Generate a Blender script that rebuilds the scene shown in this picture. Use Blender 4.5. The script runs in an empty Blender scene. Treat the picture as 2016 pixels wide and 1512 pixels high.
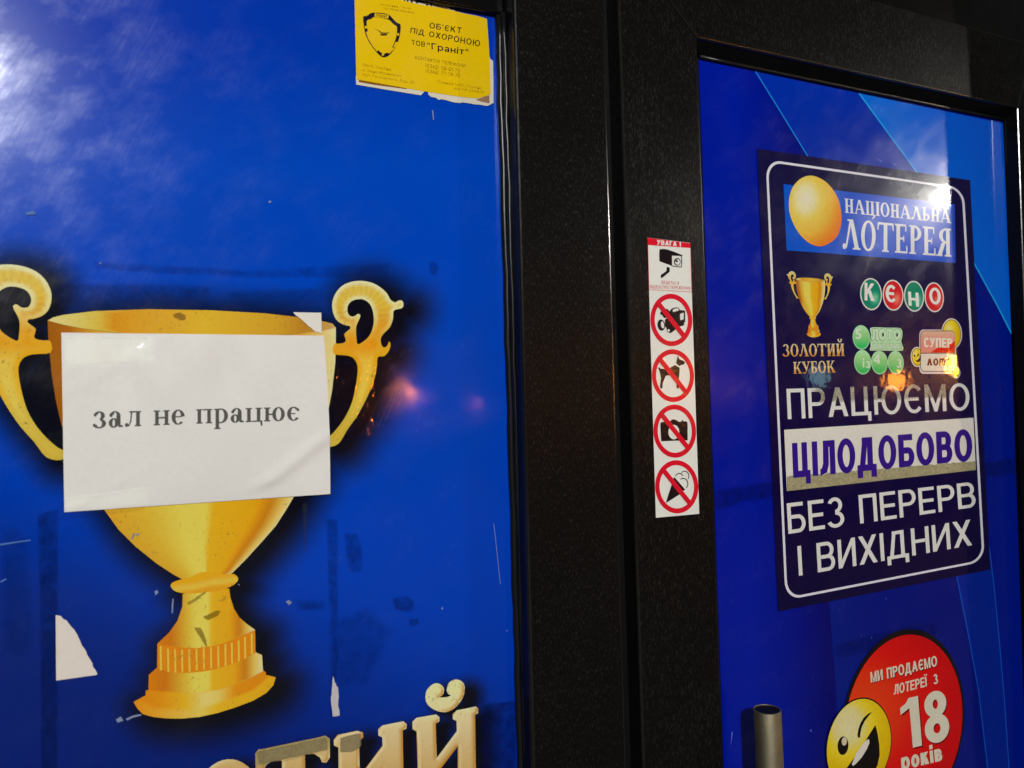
import bpy, bmesh, math, random
import numpy as np
from mathutils import Vector, Matrix
from mathutils.geometry import delaunay_2d_cdt, tessellate_polygon

random.seed(7)
rng = np.random.default_rng(11)
scene = bpy.context.scene
COL = scene.collection

# ------------------------------------------------------------------ camera
EYE = 1.55                       # eye height above the pavement
FOC = 1500.0                     # focal length in photo pixels (2016 wide)
CW, CH = 2016.0, 1512.0
_dx = np.array([4250 - 1008, 705 - 756, FOC]); _dx = _dx / np.linalg.norm(_dx)
_up = np.array([-50 - 1008, -42000 - 756, FOC]); _up = _up / np.linalg.norm(_up)
_up = _up - _up.dot(_dx) * _dx; _up /= np.linalg.norm(_up)
M = np.stack([_dx, np.cross(_up, _dx), _up])     # camera -> world axes

cam_d = bpy.data.cameras.new("camera")
cam_d.sensor_width = 36.0
cam_d.lens = FOC / CW * 36.0
cam_d.clip_start = 0.02
cam_d.clip_end = 200.0
cam = bpy.data.objects.new("camera", cam_d)
COL.objects.link(cam)
cam.matrix_world = Matrix((
    (M[0, 0], -M[0, 1], -M[0, 2], 0.0),
    (M[1, 0], -M[1, 1], -M[1, 2], -1.0),
    (M[2, 0], -M[2, 1], -M[2, 2], EYE),
    (0, 0, 0, 1)))
scene.camera = cam
cam_d.dof.use_dof = True
cam_d.dof.focus_distance = 1.35
cam_d.dof.aperture_fstop = 7.0

# ------------------------------------------------------------------ world + light
w = bpy.data.worlds.new("World"); scene.world = w
w.use_nodes = True
nt = w.node_tree; nt.nodes.clear()
sky = nt.nodes.new("ShaderNodeTexSky"); sky.sky_type = 'NISHITA'; sky.sun_disc = False
sky.sun_elevation = math.radians(-4.0); sky.sun_rotation = math.radians(200)
bg = nt.nodes.new("ShaderNodeBackground"); bg.inputs['Strength'].default_value = 0.012
wo = nt.nodes.new("ShaderNodeOutputWorld")
nt.links.new(sky.outputs[0], bg.inputs[0]); nt.links.new(bg.outputs[0], wo.inputs[0])

def lamp(name, pos, watts, radius, rgb):
    d = bpy.data.lights.new(name, 'POINT'); d.energy = watts; d.shadow_soft_size = radius; d.color = rgb
    o = bpy.data.objects.new(name, d); COL.objects.link(o); o.location = pos
    return o

def mirror_spot(u, z, t, h=0.0):
    """world point whose mirror image in the wall plane y=-h is seen at plane point (u, z)"""
    return (u + u / (1 - h) * t, -h - t, EYE + z + z / (1 - h) * t)

# lamps of the night street behind the camera; their reflections are in the photograph
KEY_LEFT = mirror_spot(-0.214, 0.392, 6.0)
KEY_RIGHT = mirror_spot(1.434, 0.398, 2.0)
lamp("shop_flood_lamp", KEY_LEFT, 1400, 0.20, (0.98, 0.99, 1.0))
lamp("awning_lamp", KEY_RIGHT, 105, 0.05, (1.0, 0.97, 0.88))
lamp("street_lamp_amber", mirror_spot(0.305, 0.028, 11.0), 58, 0.13, (1.0, 0.26, 0.03))
lamp("street_lamp_amber", mirror_spot(0.405, 0.008, 16.0), 8, 0.16, (1.0, 0.25, 0.22))
lamp("street_lamp_amber", mirror_spot(1.4416, 0.060, 4.0), 70, 0.10, (1.0, 0.38, 0.02))
lamp("street_lamp_amber", mirror_spot(1.262, 0.030, 6.0), 24, 0.12, (1.0, 0.28, 0.02))
lamp("street_lamp_amber", mirror_spot(0.757, 0.036, 6.0, 0.029), 45, 0.10, (1.0, 0.3, 0.02))
lamp("shop_sign_lamp", mirror_spot(1.065, 0.040, 6.0), 3.0, 0.12, (0.45, 0.85, 1.0))

vs = scene.view_settings
scene.display_settings.display_device = 'sRGB'
vs.view_transform = 'Standard'; vs.look = 'None'; vs.exposure = 0.0; vs.gamma = 1.0
vs.use_curve_mapping = False
scene.cycles.use_denoising = True
scene.cycles.max_bounces = 6
scene.cycles.transparent_max_bounces = 16

# ------------------------------------------------------------------ measuring helpers
def plane_pts(px, h=0.0):
    """photo pixels -> (u, z) on the wall plane standing h in front of the glass"""
    px = np.atleast_2d(np.asarray(px, float))
    r = np.stack([px[:, 0] - 1008, px[:, 1] - 756, np.full(len(px), FOC)], 1) @ M.T
    t = (1.0 - h) / r[:, 1]
    return np.stack([r[:, 0] * t, r[:, 2] * t], 1)

def photo_pts(uz):
    uz = np.atleast_2d(np.asarray(uz, float))
    c = np.stack([uz[:, 0], np.ones(len(uz)), uz[:, 1]], 1) @ M
    return np.stack([c[:, 0] / c[:, 2] * FOC + 1008, c[:, 1] / c[:, 2] * FOC + 756], 1)

def lin(c):
    c = np.asarray(c, float) / 255.0
    return np.where(c <= 0.04045, c / 12.92, ((c + 0.055) / 1.055) ** 2.4)

GAIN = 1.28      # photo value of a lit matt surface -> its own reflectance
def albedo(c):
    return np.minimum(lin(c) * GAIN, 0.86)

def smooth01(x, a, b):
    t = np.clip((x - a) / (b - a), 0, 1)
    return t * t * (3 - 2 * t)

def ramp(t, stops):
    """piecewise colour ramp on array t"""
    ts = [s[0] for s in stops]; cs = np.array([s[1] for s in stops], float)
    return np.stack([np.interp(t, ts, cs[:, k]) for k in range(3)], 1)

def catmull(pts, n=5):
    p = np.asarray(pts, float); out = []
    m = len(p)
    for i in range(m):
        a, b, c, d = p[i - 1], p[i], p[(i + 1) % m], p[(i + 2) % m]
        for k in range(n):
            t = k / n
            out.append(0.5 * ((2 * b) + (-a + c) * t + (2 * a - 5 * b + 4 * c - d) * t * t + (-a + 3 * b - 3 * c + d) * t ** 3))
    return np.array(out)

def inside(pts, loops):
    pts = np.atleast_2d(pts); r = np.zeros(len(pts), bool)
    for lp in loops:
        lp = np.asarray(lp); a = lp; b = np.roll(lp, -1, 0)
        for (x0, y0), (x1, y1) in zip(a, b):
            if y0 == y1: continue
            c = ((y0 > pts[:, 1]) != (y1 > pts[:, 1])) & (pts[:, 0] < (x1 - x0) * (pts[:, 1] - y0) / (y1 - y0) + x0)
            r ^= c
    return r

def edge_dist(pts, loops):
    pts = np.atleast_2d(pts); best = np.full(len(pts), 1e9); vec = np.zeros((len(pts), 2))
    for lp in loops:
        lp = np.asarray(lp, float); a = lp; b = np.roll(lp, -1, 0)
        for p, q in zip(a, b):
            d = q - p; L = d.dot(d)
            if L < 1e-12: continue
            t = np.clip(((pts - p) @ d) / L, 0, 1)
            w_ = pts - (p + t[:, None] * d)
            dd = np.hypot(w_[:, 0], w_[:, 1]); m = dd < best
            best[m] = dd[m]; vec[m] = w_[m]
    return best, vec

# ------------------------------------------------------------------ objects
def link(o, parent=None):
    COL.objects.link(o)
    if parent is not None: o.parent = parent
    return o

def thing(name, label, cat, at=(0, 0, 0), group=None):
    o = bpy.data.objects.new(name, None); o.empty_display_size = 0.05
    COL.objects.link(o); o.location = at
    o["label"] = label; o["category"] = cat
    if group: o["group"] = group
    return o

def world_off(parent):
    v = Vector((0, 0, 0)); p = parent
    while p is not None: v += p.location; p = p.parent
    return np.array(v)

def mesh_obj(name, verts, faces, mat, parent=None, cols=None, st=None, smooth=False, label=None):
    verts = np.asarray(verts, float) - world_off(parent)
    me = bpy.data.meshes.new(name)
    me.from_pydata([tuple(v) for v in verts], [], [tuple(int(i) for i in f) for f in faces])
    if cols is not None:
        at = me.color_attributes.new("Col", 'FLOAT_COLOR', 'POINT')
        c4 = np.ones((len(verts), 4), np.float32); c4[:, :cols.shape[1]] = cols
        at.data.foreach_set("color", c4.ravel())
    if st is not None:
        a2 = me.attributes.new("ST", 'FLOAT_VECTOR', 'POINT')
        s3 = np.zeros((len(verts), 3), np.float32); s3[:, :2] = st
        a2.data.foreach_set("vector", s3.ravel())
    me.materials.append(mat)
    if smooth:
        for p in me.polygons: p.use_smooth = True
    me.update()
    o = bpy.data.objects.new(name, me)
    link(o, parent)
    if label: o["label"] = label
    return o

def fill(loops, spacing=None):
    """triangulate even-odd loops, with inner grid points if a spacing is given"""
    pts, edges = [], []
    for lp in loops:
        s = len(pts); n = len(lp)
        pts += [tuple(p) for p in lp]
        edges += [(s + i, s + (i + 1) % n) for i in range(n)]
    if spacing:
        allp = np.array(pts); lo, hi = allp.min(0), allp.max(0)
        gx, gy = np.meshgrid(np.arange(lo[0] + spacing * .5, hi[0], spacing), np.arange(lo[1] + spacing * .5, hi[1], spacing))
        g = np.stack([gx.ravel(), gy.ravel()], 1)
        g[:, 0] += (np.arange(len(g)) % 2) * 1e-3
        if len(g):
            k = inside(g, loops); g = g[k]
        if len(g):
            d, _ = edge_dist(g, loops); g = g[d > spacing * .3]
            pts += [tuple(p) for p in g]
    r = delaunay_2d_cdt([Vector(p) for p in pts], edges, [], 0, 1e-6)
    v = np.array([tuple(p) for p in r[0]]); f = np.array([t for t in r[2] if len(t) == 3])
    cen = v[f].mean(1)
    f = f[inside(cen, loops)]
    return v, f

def lift(uz, h):
    uz = np.asarray(uz)
    return np.stack([uz[:, 0], np.full(len(uz), -h), uz[:, 1] + EYE], 1)

def orient(verts, faces):
    v = np.asarray(verts); f = np.array(faces)
    n = np.cross(v[f[:, 1]] - v[f[:, 0]], v[f[:, 2]] - v[f[:, 0]])
    flip = n[:, 1] > 0
    f[flip] = f[flip][:, ::-1]
    return f

def art(name, loops, color, h, parent, mat, plane=0.0, spacing=None, st=None, label=None, tf=None):
    """flat printed shape: loops in photo pixels, laid on the plane `plane` in front of the glass and h above it"""
    if not isinstance(loops[0][0], (tuple, list, np.ndarray)): loops = [loops]
    loops = [np.asarray(l, float) for l in loops]
    v, f = fill(loops, spacing)
    col = color(v) if callable(color) else np.tile(np.asarray(color, float), (len(v), 1))
    uz = tf(v) if tf else plane_pts(v, plane)
    w3 = lift(uz, plane + h)
    f = orient(w3, f)
    c = albedo(col[:, :3])
    if col.shape[1] == 4: c = np.concatenate([c, col[:, 3:]], 1)
    s = st(v) if st else None
    return mesh_obj(name, w3, f, mat, parent, c, s, label=label)

def polys_art(name, polys, color, h, parent, mat, plane=0.0, label=None, st_list=None, disp=None, tf=None):
    """several flat polygons in one mesh, each a hair above the one before"""
    V, F, C, S = [], [], [], []
    n0 = 0
    for i, p in enumerate(polys):
        p = np.asarray(p, float)
        uz = tf(p) if tf else plane_pts(p, plane)
        w3 = lift(uz, plane + h + (i % 12) * 1.2e-5)
        if disp is not None: w3[:, 1] -= disp(uz)
        tris = tessellate_polygon([[Vector((a[0], a[1], 0)) for a in uz]])
        if not tris: continue
        f = orient(w3, np.array(tris))
        V.append(w3); F.append(f + n0); n0 += len(w3)
        C.append(np.tile(np.asarray(color, float), (len(p), 1)))
        if st_list is not None: S.append(st_list[i])
    return mesh_obj(name, np.concatenate(V), np.concatenate(F), mat, parent, albedo(np.concatenate(C)),
                    np.concatenate(S) if S else None, label=label)

def ell(cx, cy, rx, ry, n=40, tilt=0.0, a0=0, a1=360):
    a = np.radians(np.linspace(a0, a1, n, endpoint=(a1 - a0) < 360))
    x = rx * np.cos(a); y = ry * np.sin(a); t = math.radians(tilt)
    return np.stack([cx + x * math.cos(t) - y * math.sin(t), cy + x * math.sin(t) + y * math.cos(t)], 1)

def rrect(x0, y0, x1, y1, rx, ry, n=8):
    out = []
    for cx, cy, a in ((x1 - rx, y1 - ry, 0), (x0 + rx, y1 - ry, 90), (x0 + rx, y0 + ry, 180), (x1 - rx, y0 + ry, 270)):
        for k in range(n + 1):
            t = math.radians(a + 90 * k / n)
            out.append((cx + rx * math.cos(t), cy + ry * math.sin(t)))
    return np.array(out)

def quad(TL, TR, BL, BR):
    """unit square (s right, t up) -> photo pixels"""
    TL, TR, BL, BR = [np.asarray(p, float) for p in (TL, TR, BL, BR)]
    def f(st):
        st = np.atleast_2d(st); s = st[:, :1]; t = st[:, 1:2]
        return BL * (1 - s) * (1 - t) + BR * s * (1 - t) + TL * (1 - s) * t + TR * s * t
    return f

def crop(sc, ox, oy):
    return lambda *pts: [(p[0] / sc + ox, p[1] / sc + oy) for p in pts]

# ---- lettering in the built-in sans face
_tcache = {}
def text_shape(body, bold=0.0, space=1.0):
    key = (body, bold, space)
    if key in _tcache: return _tcache[key]
    cu = bpy.data.curves.new("lettering", 'FONT'); cu.body = body; cu.offset = bold; cu.space_character = space
    cu.resolution_u = 4
    ob = bpy.data.objects.new("lettering", cu); COL.objects.link(ob)
    dg = bpy.context.evaluated_depsgraph_get()
    me = ob.evaluated_get(dg).to_mesh()
    v = np.array([tuple(x.co)[:2] for x in me.vertices]); 
    f = []
    for p in me.polygons:
        ids = list(p.vertices)
        for k in range(1, len(ids) - 1): f.append((ids[0], ids[k], ids[k + 1]))
    ob.evaluated_get(dg).to_mesh_clear()
    bpy.data.objects.remove(ob); bpy.data.curves.remove(cu)
    _tcache[key] = (v, np.array(f))
    return _tcache[key]

def text(body, TL, TR, BL, BR, color, h, parent, mat, plane=0.0, bold=0.0, ref='Н', space=1.0, name="lettering", label=None):
    v, f = text_shape(body, bold, space)
    cap = text_shape(ref, bold)[0][:, 1].max()
    x0, x1 = v[:, 0].min(), v[:, 0].max()
    st = np.stack([(v[:, 0] - x0) / (x1 - x0), v[:, 1] / cap], 1)
    uz = plane_pts(quad(TL, TR, BL, BR)(st), plane)
    w3 = lift(uz, plane + h)
    f = orient(w3, f)
    col = color(st) if callable(color) else np.tile(np.asarray(color, float), (len(v), 1))
    return mesh_obj(name, w3, f, mat, parent, albedo(col), st, label=label)

# ---- serif lettering drawn by hand (cap height or x-height = 1)
def _r(x0, y0, x1, y1): return [(x0, y0), (x1, y0), (x1, y1), (x0, y1)]
def _stem(x, w=.2, y0=0., y1=1., s=.08, sh=.06):
    return [_r(x, y0 + sh, x + w, y1 - sh), _r(x - s, y0, x + w + s, y0 + sh), _r(x - s, y1 - sh, x + w + s, y1)]
def _arc(cx, cy, rx, ry, wx, wy, a0=0, a1=360, n=22):
    a = np.radians(np.linspace(a0, a1, n + 1)); out = []
    o = [(cx + rx * math.cos(t), cy + ry * math.sin(t)) for t in a]
    i = [(cx + (rx - wx) * math.cos(t), cy + (ry - wy) * math.sin(t)) for t in a]
    for k in range(n): out.append([i[k], o[k], o[k + 1], i[k + 1]])
    return out
def _disc(cx, cy, r): return [[(cx + r * math.cos(t), cy + r * math.sin(t)) for t in np.linspace(0, 2 * math.pi, 14, endpoint=False)]]
CAPS = {
 'Н': (_stem(.08) + _stem(.52) + [_r(.28, .46, .52, .54)], .86),
 'А': ([[(.05, .05), (.14, .05), (.45, 1), (.34, 1)], [(.34, 1), (.53, 1), (.86, .05), (.62, .05)], _r(.2, .3, .6, .37), _r(-.04, 0, .22, .06), _r(.52, 0, .94, .06)], .94),
 'Ц': (_stem(.08) + _stem(.5) + [_r(.28, 0, .5, .07), [(.66, .05), (.82, .05), (.84, -.1), (.6, -.26), (.56, -.2), (.72, -.08)]], .86),
 'І': (_stem(.08), .40),
 'О': (_arc(.4, .5, .4, .52, .2, .07), .86),
 'Л': ([[(.14, .04), (.22, .04), (.48, 1), (.36, 1)], [(.36, 1), (.54, 1), (.88, .05), (.64, .05)], _r(.54, 0, .96, .06), _r(.24, .94, .4, 1)] + _disc(.09, .09, .1), .94),
 'Ь': (_stem(.08) + _arc(.26, .27, .4, .27, .2, .07, -90, 90, 14), .72),
 'Т': (_stem(.33, y1=.99) + [_r(0, .92, .86, 1), [(0, .92), (.08, .92), (.04, .74), (-.02, .74)], [(.78, .92), (.86, .92), (.88, .74), (.82, .74)]], .9),
 'Е': (_stem(.08) + [_r(.28, .93, .62, 1), _r(.56, .76, .63, .93), _r(.28, .47, .5, .54), _r(.45, .4, .51, .61), _r(.28, 0, .68, .07), _r(.61, .07, .68, .26)], .74),
 'Р': (_stem(.08) + _arc(.26, .73, .4, .27, .2, .07, -90, 90, 14), .70),
 'Я': (_stem(.48) + _arc(.5, .73, .4, .27, .2, .07, 90, 270, 14) + [[(.24, .48), (.44, .48), (.24, .05), (.02, .05)], _r(-.06, 0, .28, .06)], .8),
 'З': (_arc(.3, .74, .3, .26, .19, .07, -80, 160, 16) + _arc(.3, .27, .37, .28, .2, .07, -165, 85, 16), .74),
 'И': (_stem(.08) + _stem(.55) + [[(.28, .04), (.28, .3), (.55, .96), (.55, .7)]], .88),
 'К': (_stem(.08) + [[(.28, .42), (.38, .42), (.74, .96), (.6, .96)], [(.34, .52), (.46, .62), (.84, .05), (.6, .05)], _r(.5, 0, .9, .06), _r(.52, .95, .82, 1)], .9),
 'У': ([[(.02, .95), (.24, .95), (.54, .36), (.4, .22)], [(.64, .95), (.73, .95), (.4, .08), (.3, .02)], [(.34, .1), (.38, .04), (.2, -.04), (.06, .02), (.1, .12), (.2, .06)], _r(-.04, .94, .32, 1), _r(.52, .94, .82, 1)], .84),
 'Б': (_stem(.08) + _arc(.26, .27, .4, .29, .2, .07, -90, 90, 14) + [_r(.28, .93, .62, 1), _r(.56, .76, .63, .93)], .74),
}
CAPS['Й'] = (CAPS['И'][0] + _arc(.42, 1.3, .2, .2, .1, .1, 180, 360, 10) + _disc(.27, 1.32, .075) + _disc(.57, 1.32, .075), .88)
def _ls(x, y0=0., y1=1.): return _stem(x, .25, y0, y1, .1, .085)
LOW = {
 'н': (_ls(.1) + _ls(.8) + [_r(.35, .45, .8, .55)], 1.24),
 'п': (_ls(.1) + _ls(.8) + [_r(.48, .905, .7, 1)], 1.24),
 'ц': (_ls(.1) + _ls(.8) + [_r(.48, 0, .7, .09), [(1.02, .08), (1.2, .08), (1.2, -.3), (1.1, -.3)]], 1.26),
 'л': (_ls(.76) + [_r(.3, .905, .66, 1), [(.4, .9), (.5, .9), (.44, .34), (.3, .06), (.16, .0), (.14, .08), (.26, .12), (.36, .4)]] + _disc(.12, .12, .125), 1.2),
 'е': (_arc(.48, .5, .48, .52, .28, .08, 5, 318, 24) + [_r(.2, .49, .74, .57)], 1.0),
 'є': (_arc(.5, .5, .48, .52, .28, .08, 42, 322, 24) + [_r(.22, .47, .62, .55)] + _disc(.82, .78, .1), 1.04),
 'з': (_arc(.38, .75, .38, .27, .27, .08, -82, 158, 16) + _arc(.38, .27, .46, .29, .28, .08, -162, 82, 16) + _disc(.1, .8, .1) + _disc(.04, .18, .1), .96),
 'а': ([_r(.52, .14, .8, .74)] + _arc(.44, .72, .36, .3, .26, .07, 0, 165, 14) + _arc(.34, .28, .34, .3, .25, .08) + _disc(.16, .76, .11) + [[(.6, .12), (.8, .14), (.98, .1), (.94, 0), (.7, 0)]], 1.04),
 'р': (_ls(.1, -.42, 1.) + _arc(.46, .5, .54, .52, .28, .08, -118, 118, 20), 1.12),
 'ю': (_ls(.1) + [_r(.35, .45, .62, .55)] + _arc(1.05, .5, .46, .52, .27, .08), 1.6),
 ' ': ([], .62),
}
def serif(body, table, TL, TR, BL, BR, color, h, parent, mat, gap=.05, plane=0.0, disp=None, name="lettering", label=None):
    x = 0; polys = []
    for ch in body:
        g, wd = table[ch]
        polys += [np.asarray(p, float) + np.array([x, 0]) for p in g]
        x += wd + gap
    allp = np.concatenate(polys); x0, x1 = allp[:, 0].min(), allp[:, 0].max()
    sts = [np.stack([(p[:, 0] - x0) / (x1 - x0), p[:, 1]], 1) for p in polys]
    q = quad(TL, TR, BL, BR)
    return polys_art(name, [q(s) for s in sts], color, h, parent, mat, plane, label, sts, disp)

# ---- sans lettering drawn by hand: cap height 1, stem width w, bar thickness t
def sans_table(w, t=None, round_w=None):
    t = t or w * .82; T = {}
    def V(x, y0=0., y1=1.): return _r(x, y0, x + w, y1)
    def Hb(x0, x1, y): return _r(x0, y, x1, y + t)
    def D(xb, xt, y0=0., y1=1., k=1.12): return [(xb, y0), (xb + w * k, y0), (xt + w * k, y1), (xt, y1)]
    def bowl(x0, x1, y0, y1):
        ry = (y1 - y0) / 2; rx = min(x1 - x0, ry * 1.0); xm = x1 - rx
        return [_r(x0, y0, xm, y0 + t), _r(x0, y1 - t, xm, y1)] + _arc(xm, y0 + ry, rx, ry, w, t, -90, 90, 14)
    def O(cx, rx): return _arc(cx, .5, rx, .52, w, t, 0, 360, 32)
    W = .72
    T['А'] = ([D(0, .40 - w * .56), [(.80 - w * 1.12, 0), (.80, 0), (.40 + w * .56, 1), (.40 - w * .56, 1)], _r(.17, .24, .63, .24 + t)], .80)
    T['Б'] = ([V(0), Hb(w, W * .9, 1 - t)] + bowl(w, W, 0, .60), W)
    T['В'] = ([V(0)] + bowl(w, W * .95, .5 - t / 2, 1) + bowl(w, W, 0, .5 + t / 2), W)
    T['Г'] = ([V(0), Hb(w, .58, 1 - t)], .58)
    T['Д'] = ([_r(.04, 0, .80, t), _r(-.02, -.2, -.02 + w, t * .98), _r(.86 - w, -.2, .86, t * .98), _r(.70 - w, t, .70, 1), Hb(.22, .70 - w, 1 - t),
               [(.10, t), (.10 + w, t), (.22 + w * .95, 1 - t), (.22, 1 - t)]], .86)
    T['Е'] = ([V(0), Hb(w, .64, 0), Hb(w, .60, .5 - t / 2), Hb(w, .64, 1 - t)], .64)
    T['Є'] = (_arc(.39, .5, .39, .52, w, t, 42, 318, 26) + [Hb(w * .6, .58, .5 - t / 2)], .70)
    T['С'] = (_arc(.39, .5, .39, .52, w, t, 42, 318, 26), .70)
    T['Ж'] = ([_r(.5 - w / 2, 0, .5 + w / 2, 1), D(0, .36, 0, .52), D(0, .36, 1, .48), D(1 - w * 1.12, .64 - w * 1.12, 0, .52), D(1 - w * 1.12, .64 - w * 1.12, 1, .48)], 1.0)
    T['З'] = (_arc(.32, .745, .30, .275, w, t, -90, 158, 16) + _arc(.32, .265, .35, .285, w, t, -160, 90, 16), .68)
    T['И'] = ([V(0), V(W - w), [(w, 0), (w, .26), (W - w, 1), (W - w, .74)]], W)
    T['Й'] = (T['И'][0] + _arc(W / 2, 1.28, .2, .2, .09, .09, 180, 360, 10), W)
    T['І'] = ([V(0)], w)
    T['Ї'] = ([V(0), _r(-w * .55, 1.1, w * .25, 1.1 + w * .75), _r(w * .75, 1.1, w * 1.55, 1.1 + w * .75)], w * 1.1)
    T['К'] = ([V(0), [(w, .36), (w, .36 + w * 1.3), (.70 - w * 1.2, 1), (.70, 1)], [(.26, .46), (.26 + w * .9, .62), (.74, 0), (.74 - w * 1.25, 0)]], .74)
    T['Л'] = ([V(.70 - w), Hb(.16, .70 - w, 1 - t), [(.16, 1 - t), (.16 + w, 1 - t), (.15 + w, .3), (.10 + w * .8, .06), (0, -.01), (0, t * .9), (.08, t * 1.1), (.14, .34)]], .70)
    T['М'] = ([V(0), V(.86 - w), [(w, 1), (w, .70), (.43 - w * .4, 0), (.43, .0), (.43, .28)], [(.86 - w, 1), (.86 - w, .70), (.43 + w * .4, 0), (.43, 0), (.43, .28)]], .86)
    T['Н'] = ([V(0), V(W - w), Hb(w, W - w, .5 - t / 2)], W)
    T['О'] = (O(.41, .41), .82)
    T['П'] = ([V(0), V(W - w), Hb(w, W - w, 1 - t)], W)
    T['Р'] = ([V(0)] + bowl(w, W * .96, .40, 1), W * .94)
    T['Т'] = ([_r(.34 - w / 2, 0, .34 + w / 2, 1 - t), Hb(0, .68, 1 - t)], .68)
    T['У'] = ([D(.02, .02 + .0, 1, 1.0001)] if False else [[(0, 1), (w * 1.15, 1), (.44, .36), (.34, .2)], [(.74 - w * 1.1, 1), (.74, 1), (.40, .14), (.28, .0), (.10, -.01), (.10, t), (.22, t * 1.15), (.30, .24)]], .74)
    T['Х'] = ([D(0, .74 - w * 1.2, k=1.2), [(.74 - w * 1.2, 0), (.74, 0), (w * 1.2, 1), (0, 1)]], .74)
    T['Ф'] = ([_r(.45 - w / 2, -.04, .45 + w / 2, 1.04)] + _arc(.45, .5, .45, .36, w, t, 0, 360, 26), .90)
    T['Ц'] = ([V(0), V(.68 - w), Hb(w, .68 - w, 0), _r(.68, 0, .80, t), _r(.80 - w * .9, -.2, .80, 0)], .80)
    T['Ь'] = ([V(0)] + bowl(w, W * .96, 0, .6), W * .94)
    T['Ю'] = ([V(0), Hb(w, .34, .5 - t / 2)] + _arc(.70, .5, .40, .52, w, t, 0, 360, 30), 1.10)
    T['Я'] = ([_r(.68 - w, 0, .68, 1)] + [[(.68 - a, b) for a, b in p] for p in bowl(w, .66, .42, 1)] + [[(.0, 0), (w * 1.2, 0), (.46, .44), (.46 - w * 1.1, .44)]], .68)
    T['0'] = (_arc(.33, .5, .33, .51, w, t, 0, 360, 28), .66)
    T['1'] = ([_r(.26, 0, .26 + w * 1.05, 1), [(0, .70), (.0, .84), (.16, .90), (.26, 1), (.26, .80)]], .26 + w * 1.1)
    T['2'] = (_arc(.32, .7, .31, .31, w, t, -25, 168, 16) + [[(0, 0), (0, t), (.42, .62), (.60, .58), (.26, t), (.30, 0)], _r(.28, 0, .64, t)], .66)
    T['3'] = T['З']; T['4'] = ([_r(.40, 0, .40 + w, 1), _r(0, .2, .66, .2 + t), [(0, .2 + t), (w, .2 + t), (.40, .78), (.40, 1)]], .68)
    T['5'] = ([Hb(.1, .60, 1 - t), [(.06, .46), (.06 + w, .50), (.1 + w, 1 - t), (.1, 1 - t)]] + _arc(.31, .30, .33, .32, w, t, -155, 140, 18), .66)
    T['7'] = ([Hb(0, .64, 1 - t), [(.14, 0), (.14 + w * 1.1, 0), (.64, 1 - t), (.64 - w * 1.1, 1 - t)]], .64)
    T['8'] = (_arc(.35, .755, .31, .265, w * .95, t * .9, 0, 360, 24) + _arc(.35, .27, .35, .29, w, t, 0, 360, 24), .70)
    T['9'] = (_arc(.33, .66, .33, .35, w, t, 0, 360, 24) + _arc(.33, .46, .33, .47, w, t, -150, 10, 14), .66)
    T['6'] = (_arc(.33, .34, .33, .35, w, t, 0, 360, 24) + _arc(.33, .54, .33, .47, w, t, 30, 190, 14), .66)
    T['-'] = ([Hb(0, .3, .36)], .3); T['('] = (_arc(.3, .5, .28, .62, w * .8, t * .5, 110, 250, 12), .24); T[')'] = (_arc(-.06, .5, .28, .62, w * .8, t * .5, -70, 70, 12), .26)
    T['!'] = ([_r(0, .3, w, 1), _r(0, 0, w, w * 1.1)], w); T["'"] = ([_r(0, .68, w * .8, 1)], w)
    T['“'] = ([_r(0, .62, w * .7, .95), _r(w * 1.3, .62, w * 2, .95)], w * 2.4); T['”'] = T['“']
    T['.'] = ([_r(0, 0, w, w)], w); T[','] = ([_r(0, -.12, w, w)], w); T[' '] = ([], .36)
    # small letters, drawn with an x-height of .74 of the capitals
    x = .74
    def sc(g): return [[(a, b * x) for a, b in p] for p in g]
    rd = _arc(.32, .5 * x, .32, .52 * x, w, t, 0, 360, 26)
    T['о'] = (rd, .64)
    T['р'] = ([V(0, -.28, x)] + _arc(.34, .5 * x, .32, .52 * x, w, t, -150, 150, 22), .66)
    T['к'] = ([V(0, 0, x), [(w, .26), (w, .26 + w * 1.2), (.60 - w * 1.2, x), (.60, x)], [(.22, .34), (.22 + w, .44), (.62, 0), (.62 - w * 1.25, 0)]], .62)
    T['і'] = ([V(0, 0, x), _r(0, x + .09, w, x + .09 + w)], w)
    T['в'] = ([V(0, 0, x)] + bowl(w, .54, x * .5 - t / 2, x) + bowl(w, .58, 0, x * .5 + t / 2), .58)
    T['н'] = ([V(0, 0, x), V(.58 - w, 0, x), Hb(w, .58 - w, x * .5 - t / 2)], .58)
    T['т'] = ([_r(.28 - w / 2, 0, .28 + w / 2, x - t), Hb(0, .56, x - t)], .56)
    T['а'] = ([V(.56 - w, 0, x * .8)] + _arc(.29, x * .66, .27, x * .36, w, t, 0, 160, 14) + _arc(.27, .2, .27, .215, w, t, 20, 340, 20), .58)
    T['^'] = ([D(0, .33 - w * .56, 0, x), [(.66 - w * 1.12, 0), (.66, 0), (.33 + w * .56, x), (.33 - w * .56, x)]], .66)
    T['m'] = ([V(0, 0, x), V(.40 - w / 2, 0, x * .8), V(.80 - w, 0, x * .8), Hb(w, .70, x - t)] + _arc(.70, x - .2, .10, .2, w, t, 0, 90, 5), .80)
    T['з'] = (sc(T['З'][0]), .66)
    return T
SANS_N = sans_table(.15); SANS_B = sans_table(.21, .17); SANS_X = sans_table(.25, .19); SANS_L = sans_table(.11)
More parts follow.
